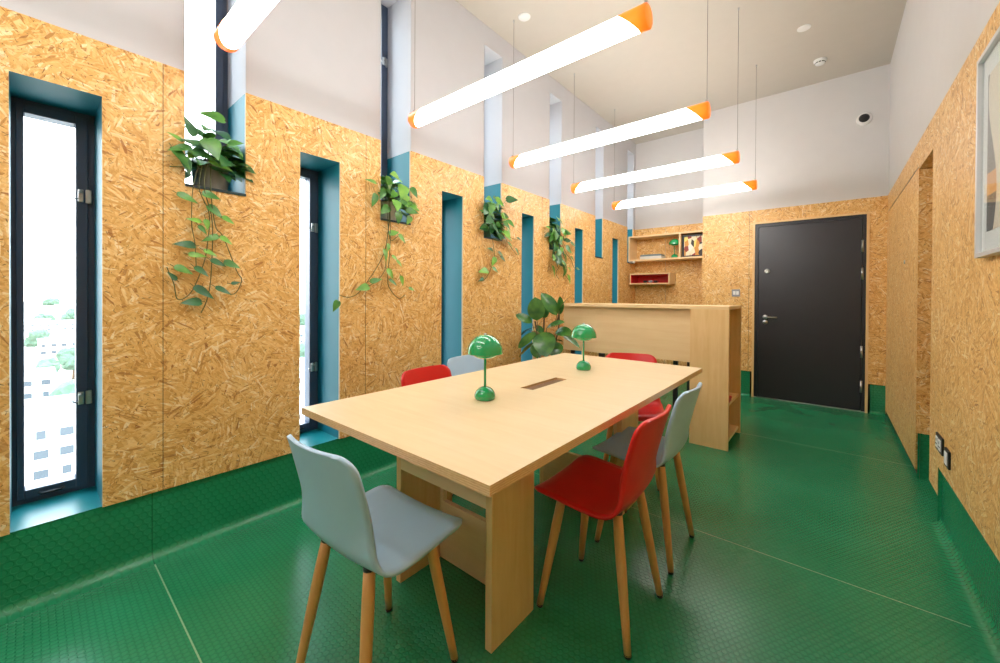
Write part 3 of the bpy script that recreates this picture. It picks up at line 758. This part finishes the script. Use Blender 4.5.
for z in (0.06, 0.345):
    bm = bm_new(); tbox(bm, PX+0.022, CX1-0.012, CY0+0.022, CY1-0.022, z-0.018, z); obj('shelf', bm, 'ply_panel', ct)
bm = bm_new(); tbox(bm, CX0, PX, CY0+0.055, CY0+0.077, 0.650, CZ-0.026); obj('modesty_panel', bm, 'ply_panel', ct)
bm = bm_new(); tbox(bm, CX0, CX0+0.022, CY0+0.077, CY1, 0.65, CZ-0.026); obj('end_panel', bm, 'ply_side', ct)
b_ = thing('red_box', 'small red box on the open end shelf of the counter', 'box', (-0.66, 3.60, 0.345))
bm = bm_new(); box(bm, -0.06, 0.055, -0.09, 0.09, 0, 0.022, bevel=0.003); obj('tray', bm, 'chair_red', b_)
bm = bm_new(); box(bm, -0.063, 0.058, -0.093, 0.093, 0.020, 0.040, bevel=0.004); obj('lid', bm, 'chair_red', b_)

# desk behind the counter
dk = thing('desk', 'plywood desk on black metal legs hidden behind the counter', 'desk', (-1.48, 3.98, 0))
bm = bm_new(); box(bm, -0.60, 0.58, -0.30, 0.36, 0.715, 0.74); obj('desktop', bm, 'ply_top', dk)
for x, y in ((-0.62+0.03, -0.29), (-0.255, -0.29), (0.44, -0.29), (0.555, -0.29), (-0.57, 0.33), (0.55, 0.33)):
    bm = bm_new(); box(bm, x-0.018, x+0.018, y-0.018, y+0.018, 0.0, 0.715, bevel=0.003); obj('leg', bm, 'black', dk)
bm = bm_new(); box(bm, 0.54, 0.57, -0.27, 0.31, 0.33, 0.36); obj('stretcher', bm, 'black', dk)

# ------------------------------------------------------------------ shelf in the alcove
sh = thing('wall_shelf', 'long plywood open shelf box spanning the alcove wall', 'shelf', ((XL+XP)/2, 5.90, 1.71))
ox, oy = sh.location.x, sh.location.y; oz = 1.71
sy0, sy1 = 5.765, YA
def sbox(name, x0, x1, y0, y1, z0, z1, m_='ply_panel', parent=None):
    bm = bm_new(); box(bm, x0-ox, x1-ox, y0-oy, y1-oy, z0-oz, z1-oz); return obj(name, bm, m_, parent or sh)
sbox('bottom_board', XL+0.002, XP-0.002, sy0, sy1, 1.718, 1.742); sbox('top_board', XL+0.002, XP-0.002, sy0, sy1, 2.064, 2.088)
sbox('end_board', XL+0.002, XL+0.024, sy0, sy1, 1.742, 2.064); sbox('divider', -1.598, -1.576, sy0, sy1, 1.742, 2.064)
rb = thing('box_shelf', 'small plywood wall box with red inside hung under the long shelf', 'shelf', (-2.005, 5.90, 1.375))
ox, oy, oz = rb.location.x, rb.location.y, 1.375
x0, x1 = -2.287, -1.715
bm = bm_new()
for a in ((x0, x1, 5.765, YA, 1.375, 1.393), (x0, x1, 5.765, YA, 1.517, 1.535), (x0, x0+0.018, 5.765, YA, 1.393, 1.517), (x1-0.018, x1, 5.765, YA, 1.393, 1.517)): box(bm, a[0]-ox, a[1]-ox, a[2]-oy, a[3]-oy, a[4]-oz, a[5]-oz)
obj('carcass', bm, 'ply_panel', rb)
bm = bm_new()
for a in ((x0+0.018, x1-0.018, 5.77, YA-0.006, 1.393, 1.396), (x0+0.018, x1-0.018, 5.77, YA-0.006, 1.514, 1.517), (x0+0.018, x0+0.021, 5.77, YA-0.006, 1.396, 1.514), (x1-0.021, x1-0.018, 5.77, YA-0.006, 1.396, 1.514), (x0+0.018, x1-0.018, YA-0.012, YA-0.004, 1.393, 1.517)): box(bm, a[0]-ox, a[1]-ox, a[2]-oy, a[3]-oy, a[4]-oz, a[5]-oz)
obj('lining', bm, 'chair_red', rb)
# things on the shelves
for k, (dx, c_, lab) in enumerate(((-2.075, 'black', 'left of the three small dark pots in the red wall box'), (-2.00, 'grey_plastic', 'grey middle one of the three small pots in the red wall box'), (-1.925, 'black', 'right of the three small dark pots in the red wall box'))):
    t = thing('small_pot', lab, 'pot', (dx, 5.82, 1.396), 0, 'small pots in the red box')
    bm = bm_new(); lathe(bm, [(0.0, 0), (0.022, 0), (0.027, 0.012), (0.027, 0.034), (0.024, 0.036), (0.024, 0.01), (0, 0.01)], seg=20); obj('cup', bm, c_, t)
    bm = bm_new(); tube(bm, [(0.026, 0, 0.03), (0.04, 0, 0.028), (0.04, 0, 0.012), (0.026, 0, 0.01)], 0.003, 8); obj('handle', bm, c_, t)
t = thing('document_box', 'flat pale archive box with grey lid lying on the wall shelf', 'box', (-1.99, 5.87, 1.742))
bm = bm_new(); box(bm, -0.155, 0.155, -0.085, 0.11, 0, 0.04, bevel=0.002); obj('body', bm, 'paper', t)
bm = bm_new(); box(bm, -0.15, 0.14, -0.08, 0.11, 0.04, 0.066, bevel=0.003); obj('lid', bm, 'folder', t)
t = thing('framed_picture', 'black framed colourful picture leaning at the right end of wall shelf', 'picture', (-1.42, 5.83, 1.742))
bm = bm_new()
for a in ((-0.145, -0.125, 0, 0.30), (0.125, 0.145, 0, 0.30), (-0.125, 0.125, 0, 0.02), (-0.125, 0.125, 0.28, 0.30)): box(bm, a[0], a[1], -0.01, 0.012, a[2], a[3])
obj('frame', bm, 'black', t)
bm = bm_new(); box(bm, -0.125, 0.125, 0.0, 0.008, 0.02, 0.28); obj('artwork', bm, 'art_patches', t)
t = thing('spot_fitting', 'small grey and white fitting under the left end of the wall shelf', 'fitting', (-2.262, 5.80, 1.718))
bm = bm_new(); box(bm, -0.04, 0.02, -0.03, 0.03, -0.022, 0, bevel=0.004); obj('body', bm, 'grey_plastic', t)
bm = bm_new(); lathe(bm, [(0, -0.026), (0.014, -0.026), (0.018, -0.012), (0.018, 0)], (0.03, -0.01, -0.012), 16, axis='y'); obj('cap', bm, 'white_plastic', t)

# ------------------------------------------------------------------ plants
def heart_leaf(bm, base, d, nrm, L, Wd, droop=0.25, fold=0.18):
    d = d.normalized(); s = d.cross(nrm)
    if s.length < 1e-3: s = d.cross(Vector((0.3, 0.5, 0.8)))
    s = s.normalized(); u = s.cross(d).normalized()
    prof = [(-0.06, 0.30), (0.05, 0.78), (0.20, 1.0), (0.40, 0.92), (0.60, 0.68), (0.80, 0.34), (0.93, 0.10), (1.0, 0.0)]
    mid = [(0.0, 0.0)] + [(max(t_, 0.02), t_) for t_, w_ in prof[1:]]
    M_, Lf, Rt = [], [], []
    for k, (t_, w_) in enumerate(prof):
        tt = max(t_, 0.0); c_ = base + d*(tt*L) - u*(droop*L*tt*tt)
        M_.append(bm.verts.new(c_))
        e = base + d*(t_*L) - u*(droop*L*tt*tt)
        if w_ > 0:
            Lf.append(bm.verts.new(e + s*(w_*Wd/2) + u*(fold*w_*Wd/2))); Rt.append(bm.verts.new(e - s*(w_*Wd/2) + u*(fold*w_*Wd/2)))
        else: Lf.append(None); Rt.append(None)
    for side, fl in ((Lf, 0), (Rt, 1)):
        for k in range(len(prof)-1):
            vs = [M_[k], M_[k+1], side[k+1], side[k]]; vs = [v for v in vs if v is not None]
            if fl: vs = vs[::-1]
            if len(vs) >= 3:
                f = bm.faces.new(vs); f.smooth = True
def oval_leaf(bm, base, tip, nrm, Wd, droop=0.12, fold=0.12, nseg=10):
    d = tip-base; L = d.length; d.normalize(); s = d.cross(nrm).normalized(); u = s.cross(d).normalized()
    rows = []
    for k in range(nseg+1):
        t_ = k/nseg; w_ = (math.sin(PI*t_**0.9))**0.62 if 0 < k < nseg else 0.0
        c_ = base + d*(t_*L) + u*(droop*L*4*t_*(1-t_))
        rows.append([bm.verts.new(c_ + s*(Wd/2*w_*q) + u*(fold*Wd/2*w_*abs(q))) for q in ((-1, -0.5, 0, 0.5, 1) if w_ > 0 else (0,))])
    for a, b in zip(rows, rows[1:]):
        if len(a) == 1 and len(b) == 1: continue
        if len(a) == 1:
            for j in range(4): bm.faces.new((a[0], b[j], b[j+1])).smooth = True
        elif len(b) == 1:
            for j in range(4): bm.faces.new((a[j], b[0], a[j+1])).smooth = True
        else:
            for j in range(4): bm.faces.new((a[j], b[j], b[j+1], a[j+1])).smooth = True

def smooth_path(P, n=6):
    out = []
    for i in range(len(P)-1):
        p0, p1, p2, p3 = P[max(i-1, 0)], P[i], P[i+1], P[min(i+2, len(P)-1)]
        for s in range(n):
            t_ = s/n; out.append(0.5*((2*p1) + (p2-p0)*t_ + (2*p0-5*p1+4*p2-p3)*t_**2 + (3*p1-p0-3*p2+p3)*t_**3))
    out.append(P[-1]); return out

def pothos(label, ys, pot_mat, mats, crown_n, vines, trail, seed, crown_up=0.12, spread=0.16, pot_r=0.078, pot_h=0.15, px=-2.425, casc=(10, 0.11, 0.0, 0.24)):
    """vines / trailing leaves are given on the wall plane as (y, z); leaves hang a little in front of it"""
    g = random.Random(seed); y = ys
    t = thing('trailing_plant', label, 'plant', (px, y, ZHB+0.0005), 0, 'trailing plants on the high sills')
    O = Vector((px, y, ZHB))
    bm = bm_new(); lathe(bm, [(0.0, 0.0), (pot_r*0.80, 0.0), (pot_r*0.86, 0.006), (pot_r, pot_h-0.012), (pot_r*1.03, pot_h), (pot_r*0.95, pot_h), (pot_r*0.92, pot_h-0.03), (0, pot_h-0.03)], seg=28); obj('pot', bm, pot_mat, t)
    bm = bm_new(); lathe(bm, [(0.0, pot_h-0.022), (pot_r*0.5, pot_h-0.020), (pot_r*0.925, pot_h-0.026)], seg=24); obj('soil', bm, 'soil', t)
    sb = bm_new(); fb = [bm_new() for _ in mats]
    X = XL + 0.028 - px
    for V in vines:
        P = [Vector((0.02, 0, pot_h-0.01)), Vector((pot_r+0.012, (V[0][0]-y)*0.5, pot_h+0.02)), Vector((X, V[0][0]-y, V[0][1]-ZHB))]
        P += [Vector((X+0.004*g.uniform(-1, 1), a-y, b-ZHB)) for a, b in V[1:]]
        tube(sb, smooth_path(P), 0.0022, 6)
    for (a, b, ang, L) in trail:
        d_ = Vector((0.12+0.2*g.random(), math.cos(ang), math.sin(ang))); nrm = Vector((1, 0.25*g.uniform(-1, 1), 0.55)).normalized()
        base = Vector((X+0.006, a-y, b-ZHB)) - d_.normalized()*L*0.45
        base.x = X+0.004
        k = g.randrange(len(mats)); heart_leaf(fb[k], base, d_, nrm, L, L*g.uniform(0.42, 0.6), 0.2, 0.2)
        tube(sb, [base - d_.normalized()*0.018 + Vector((-0.004, 0, 0.006)), base], 0.0013, 5)
    hy = 0.118
    for k in range(crown_n*2):
        a = g.uniform(-0.62*PI, 0.62*PI); rr = g.uniform(0.15, 1.0)
        out = Vector((math.cos(a), math.sin(a), 0))
        if out.x < -0.2: out.x *= 0.5
        end = Vector((out.x*spread*rr*0.9, out.y*spread*rr, pot_h + crown_up*g.uniform(0.0, 1.0)*(1.1-rr*0.6) - 0.13*rr*g.random()))
        if end.x < XL-px+0.015:
            end.y = max(-hy+0.02, min(hy-0.02, end.y))
            end.x = max(end.x, -0.09)
        base0 = Vector((0.01*g.uniform(-1, 1), 0.01*g.uniform(-1, 1), pot_h-0.02))
        tube(sb, smooth_path([base0, base0.lerp(end, 0.55)+Vector((0, 0, 0.03)), end], 4), 0.0017, 5)
        d_ = (out + Vector((0.25, 0, g.uniform(-0.7, 0.45)))).normalized(); L = g.uniform(0.075, 0.125)
        tip = end + d_*L
        if tip.x < XL-px+0.01 and abs(tip.y) > hy: d_.x = abs(d_.x)+0.6; d_.y *= 0.3; d_.normalize()
        nrm = Vector((0.65, g.uniform(-0.3, 0.3), 0.75)).normalized()
        heart_leaf(fb[g.randrange(len(mats))], end, d_, nrm, L, L*g.uniform(0.6, 0.8), 0.25, 0.15)
    for k in range(casc[0]):
        yy = g.uniform(-1, 1)*casc[1]; zz = g.uniform(casc[2], casc[3]); d_ = Vector((g.uniform(0.1, 0.5), yy*4+g.uniform(-0.8, 0.8), g.uniform(-1.0, 0.15))).normalized()
        L = g.uniform(0.07, 0.12); base = Vector((X+g.uniform(0.0, 0.05), yy, zz)); heart_leaf(fb[g.randrange(len(mats))], base, d_, Vector((1, g.uniform(-0.3, 0.3), 0.5)).normalized(), L, L*g.uniform(0.6, 0.8), 0.2, 0.15)
        top = Vector((0.03, yy*0.4, pot_h)); tube(sb, smooth_path([top, top.lerp(base, 0.5)+Vector((0.02, 0, 0.03)), base], 4), 0.0015, 5)
    obj('stems', sb, 'stem', t)
    for b_, m_ in zip(fb, mats): obj('foliage', b_, m_, t, normals=False)
    return t
def wall_pts(o, s, pts):
    r_ = []
    for u, v in pts:
        p = at(o[0]+u/s, o[1]+v/s, 'x', XL+0.03); r_.append((p.y, p.z))
    return r_
def trail_pts(o, s, pts):
    r_ = []
    for u, v, ang, L in pts:
        p = at(o[0]+u/s, o[1]+v/s, 'x', XL+0.03); r_.append((p.y, p.z, math.radians(ang), L))
    return r_
O1 = ((160, 180), 4.73)
pothos('largest trailing plant in a grey pot, its vines hanging on the nearest board pier', 0.600, 'pot_grey', ['pothos_leaf', 'pothos_dark', 'pothos_light'], 30,
       [wall_pts(*O1, [(160, 20), (150, 200), (165, 300), (172, 420)]), wall_pts(*O1, [(185, 30), (232, 160), (225, 300), (205, 400), (150, 530), (85, 565), (65, 490), (32, 412)]),
        wall_pts(*O1, [(210, 30), (247, 200), (243, 450), (225, 560), (195, 630)]), wall_pts(*O1, [(240, 30), (262, 215), (300, 270), (365, 430), (388, 475), (350, 540), (272, 512)])],
       trail_pts(*O1, [(128, 85, -20, 0.085), (240, 75, -10, 0.075), (262, 150, -35, 0.085), (322, 190, -25, 0.06), (162, 190, 170, 0.06), (200, 235, -50, 0.05), (238, 275, 200, 0.075), (310, 285, -30, 0.06), (118, 305, 175, 0.085),
                       (175, 355, 0, 0.07), (238, 345, -20, 0.06), (275, 392, -20, 0.07), (338, 400, -18, 0.075), (110, 425, -20, 0.075), (195, 432, -35, 0.07), (205, 530, -35, 0.095), (298, 522, -25, 0.075), (356, 487, 15, 0.04),
                       (150, 577, 178, 0.08), (58, 455, 130, 0.05), (220, 210, -80, 0.05), (95, -150, 200, 0.10), (100, -105, -50, 0.11), (125, -70, -70, 0.09), (72, -205, 150, 0.06), (248, -300, 176, 0.11), (170, -170, 170, 0.12), (140, -250, 115, 0.09), (205, -120, -20, 0.09), (285, -70, -12, 0.10), (260, -125, -20, 0.08)]), 5, crown_up=0.20, spread=0.14, pot_r=0.080, pot_h=0.150, casc=(3, 0.08, 0.14, 0.24))
O2 = ((350, 160), 4.74)
pothos('second trailing plant from the camera, in a cream pot with bright leaves', 1.640, 'pot_cream', ['pothos_leaf', 'pothos_light', 'pothos_light'], 26,
       [wall_pts(*O2, [(188, 290), (172, 400), (165, 520), (110, 585), (40, 612)]), wall_pts(*O2, [(192, 290), (190, 420), (180, 560), (190, 610), (232, 656), (262, 640)]), wall_pts(*O2, [(180, 290), (195, 380), (235, 360), (265, 395)]),
        wall_pts(*O2, [(185, 300), (160, 450), (60, 610), (0, 650), (-50, 640)])],
       trail_pts(*O2, [(205, 345, 20, 0.08), (245, 372, -40, 0.075), (165, 450, -80, 0.085), (178, 415, -100, 0.06), (212, 465, -30, 0.06), (232, 490, -40, 0.06), (190, 540, -50, 0.085), (203, 580, -30, 0.075), (245, 572, -70, 0.075), (290, 612, -20, 0.05),
                       (118, 570, 20, 0.085), (60, 605, 190, 0.095), (-70, 690, -120, 0.075), (112, 190, -110, 0.10), (100, 100, 170, 0.08), (150, 160, -120, 0.09)]), 23, crown_up=0.20, spread=0.14, pot_r=0.075, casc=(16, 0.10, 0.03, 0.33))
O3 = ((470, 190), 6.03)
pothos('third trailing plant from the camera, above the rubber plant side of the table', 2.670, 'pot_green', ['pothos_leaf', 'pothos_dark', 'pothos_light'], 32,
       [wall_pts(*O3, [(135, 290), (150, 400), (130, 470), (90, 540), (55, 548)]), wall_pts(*O3, [(200, 270), (240, 330), (285, 390), (300, 380)]), wall_pts(*O3, [(205, 240), (250, 290), (300, 296)])],
       trail_pts(*O3, [(120, 358, 165, 0.09), (182, 385, -20, 0.07), (198, 415, -25, 0.09), (140, 430, -120, 0.09), (80, 487, 185, 0.12), (152, 482, -20, 0.09), (65, 540, 200, 0.07), (240, 330, -30, 0.07), (296, 296, -10, 0.07), (282, 372, -50, 0.08),
                       (215, 215, -20, 0.09), (230, 265, -70, 0.1), (85, 220, 190, 0.1), (215, 155, -20, 0.09), (80, 130, 170, 0.09)]), 31, crown_up=0.24, spread=0.13, pot_r=0.075, casc=(26, 0.13, -0.02, 0.38))
pothos('fourth and farthest trailing plant, its vines nearest the counter', 3.715, 'pot_green', ['pothos_leaf', 'pothos_dark', 'pothos_light'], 34,
       [wall_pts(*O3, [(540, 380), (545, 450), (520, 500), (540, 540)]), wall_pts(*O3, [(560, 380), (580, 450), (570, 500), (600, 550)]), wall_pts(*O3, [(580, 380), (610, 420), (630, 470), (665, 478)])],
       trail_pts(*O3, [(500, 490, -70, 0.13), (568, 497, -110, 0.11), (595, 540, -60, 0.12), (650, 475, 0, 0.08), (620, 328, -10, 0.11), (600, 370, -20, 0.1), (575, 410, -60, 0.1), (510, 360, 200, 0.1), (540, 400, -80, 0.1), (465, 270, 200, 0.11), (585, 255, -20, 0.12),
                       (470, 225, 170, 0.09), (615, 415, -30, 0.08), (545, 435, -100, 0.1), (600, 480, -30, 0.07)]), 41, crown_up=0.24, spread=0.13, pot_r=0.075, casc=(34, 0.14, -0.16, 0.36))

# rubber plant in a floor pot
RX, RY = -1.96, 2.98
rp = thing('rubber_plant', 'broad leaved rubber plant standing between the window wall and the counter', 'plant', (RX, RY, 0))
bm = bm_new(); lathe(bm, [(0, 0), (0.13, 0), (0.135, 0.006), (0.16, 0.36), (0.165, 0.38), (0.153, 0.38), (0.148, 0.34), (0, 0.34)], seg=32); obj('pot', bm, 'pot_dark', rp)
bm = bm_new(); lathe(bm, [(0, 0.352), (0.08, 0.35), (0.149, 0.344)], seg=28); obj('soil', bm, 'soil', rp)
bm = bm_new(); fb = bm_new(); B0 = Vector((RX, RY, 0))
def rpt(u, v, dy): return at(505+u/8.29, 285+v/8.29, 'y', RY+dy) - B0
trunks = [[Vector((-0.02, 0, 0.34)), rpt(285, 480, 0.0), rpt(318, 380, 0.0), rpt(325, 270, 0.0)], [Vector((0.03, 0.02, 0.34)), rpt(420, 480, 0.05), rpt(445, 350, 0.05), rpt(450, 240, 0.05)], [Vector((-0.03, -0.02, 0.34)), rpt(262, 500, -0.04), rpt(262, 400, -0.05), rpt(250, 300, -0.06)]]
for T_ in trunks: tube(bm, smooth_path(T_, 5), 0.007, 8)
LV = [((265, 296), (250, 100), -0.06, -0.08, (0.55, -0.8, 0.2), 0.155), ((430, 250), (300, 66), 0.03, -0.02, (0.7, -0.6, 0.4), 0.125), ((448, 250), (455, 92), 0.06, 0.04, (0.8, -0.4, -0.3), 0.075), ((450, 215), (570, 75), 0.05, 0.0, (0.2, -0.3, 0.9), 0.04),
      ((225, 312), (88, 245), -0.06, -0.12, (0.5, -0.7, 0.5), 0.085), ((345, 355), (495, 310), 0.0, -0.05, (0.3, -0.6, 0.75), 0.085), ((425, 380), (565, 415), 0.03, -0.08, (0.3, -0.8, 0.5), 0.10), ((440, 385), (625, 525), 0.04, -0.02, (0.5, -0.5, 0.7), 0.06),
      ((262, 395), (108, 525), -0.05, -0.12, (0.3, -0.7, 0.6), 0.095), ((315, 390), (345, 600), -0.02, -0.18, (0.5, -0.85, 0.15), 0.20), ((245, 480), (115, 605), -0.05, 0.0, (0.4, -0.5, 0.7), 0.06), ((258, 350), (135, 420), -0.03, 0.06, (0.4, -0.3, 0.85), 0.08),
      ((318, 400), (250, 335), -0.01, -0.05, (0.4, -0.7, 0.6), 0.06), ((425, 470), (400, 600), 0.02, -0.1, (0.5, -0.8, 0.3), 0.14), ((270, 470), (265, 610), -0.05, -0.1, (0.5, -0.85, 0.2), 0.13), ((325, 280), (330, 90), 0.02, 0.06, (-0.6, 0.6, 0.5), 0.11),
      ((330, 470), (480, 470), 0.03, 0.2, (0, 0.3, 0.9), 0.11), ((290, 440), (200, 380), 0.0, 0.22, (0, 0.2, 0.9), 0.1)]
for b_, t_, y0, y1, nn, w_ in LV:
    oval_leaf(fb, rpt(*b_, y0), rpt(*t_, y1), Vector(nn), w_, 0.06, 0.14)
    tube(bm, [rpt(*b_, y0), rpt(*b_, y0)*0.8 + Vector((0, 0, 0.10))], 0.003, 6)
obj('stems', bm, 'stem_brown', rp); obj('foliage', fb, 'rubber_leaf', rp, normals=False)

# ------------------------------------------------------------------ the city below the windows
ZG = -32.0
bm = bm_new(); quad(bm, [(-2500, -1500, ZG), (-6, -1500, ZG), (-6, 1500, ZG), (-2500, 1500, ZG)]); o = struct(obj('ground_outside', bm, 'concrete'), 'pale city ground far below the windows')
def block(label, x, y, w, dpt, top, cols, rows, fac='facade', sp=3.0):
    t = thing('apartment_block', label, 'building', (x, y, ZG))
    h = top-ZG
    bm = bm_new(); box(bm, -dpt, 0, -w/2, w/2, 0, h); obj('walls', bm, fac, t)
    bm = bm_new(); box(bm, -dpt-0.2, 0.2, -w/2-0.2, w/2+0.2, h, h+0.5); box(bm, -dpt*0.7, -dpt*0.4, -w*0.15, w*0.1, h+0.5, h+2.4); obj('roof', bm, 'roofing', t)
    pw = w/cols
    for i in range(cols):
        for j in range(rows):
            bm = bm_new(); yc_ = -w/2+pw*(i+0.5); zc_ = h-1.9-sp*j
            ww = 0.75 if (i+j) % 3 else 0.5
            box(bm, -0.05, 0.05, yc_-ww, yc_+ww, zc_-0.65, zc_+0.65); obj('window', bm, 'far_glass', t)
    if sp < 3.5:
        for j in range(rows):
            bm = bm_new(); zc_ = h-1.9-sp*j
            box(bm, 0, 0.35, -w/2, w/2, zc_-1.15, zc_-0.95); obj('ledge', bm, 'concrete', t)
block('nearest white apartment block with window rows below the first window', -92, 4.0, 24, 12, -18.5, 9, 4)
block('grey white block just behind the nearest one, left part of the first window', -150, 0.0, 9, 10, -19, 3, 3)
block('warm toned block in the middle distance of the first window', -260, 9, 12, 14, -19.5, 4, 2, 'facade_warm')
block('long low pale block in the farther distance of the first window', -420, 8, 30, 20, -19, 8, 2)
block('far warm block near the horizon of the first window', -700, 30, 60, 25, -14, 8, 2, 'facade_warm')
block('pale block seen through the second window', -100, 48, 22, 12, -18, 6, 4)
block('warm block far off through the second window', -210, 94, 34, 16, -18, 6, 3, 'facade_warm')
def tree(label, x, y, s):
    t = thing('tree', label, 'tree', (x, y, ZG), 0, 'trees among the city blocks'); g = random.Random(int(x*7+y*3))
    bm = bm_new(); tube(bm, [(0, 0, 0), (0.1*s, 0, 3*s), (0, 0.1*s, 6*s)], [0.35*s, 0.28*s, 0.15*s], 8); obj('trunk', bm, 'trunk', t)
    bm = bm_new()
    for k in range(9):
        c_ = Vector((g.uniform(-2, 2), g.uniform(-2, 2), 6.5+g.uniform(-1.6, 2.2)))*s; r_ = g.uniform(1.5, 2.5)*s
        q = bmesh.ops.create_icosphere(bm, subdivisions=2, radius=r_, matrix=Matrix.Translation(c_))
        for v in q['verts']: v.co += Vector((g.uniform(-1, 1), g.uniform(-1, 1), g.uniform(-1, 1)))*0.18*r_
    for f in bm.faces: f.smooth = False
    obj('crown', bm, 'treecrown', t); return t
TR = [(-128, 6.6, 1.25, 'tree right behind the nearest white block'), (-205, 4.0, 1.1, 'tree behind the grey white block'), (-225, 11.5, 1.2, 'tree in the middle distance at the right of first window'), (-330, 4, 1.35, 'tree in front of the long low block, first window'),
      (-540, 10, 1.7, 'left of the far trees below the horizon in first window'), (-560, 27, 1.8, 'right of the far trees below the horizon in first window'), (-900, 22, 2.6, 'farthest pale tree near the horizon, first window'), (-150, 67, 1.5, 'tree behind the block in the second window'), (-300, 133, 2.0, 'far tree near the horizon in the second window')]
for x, y, s, lab in TR: tree(lab, x, y, s)
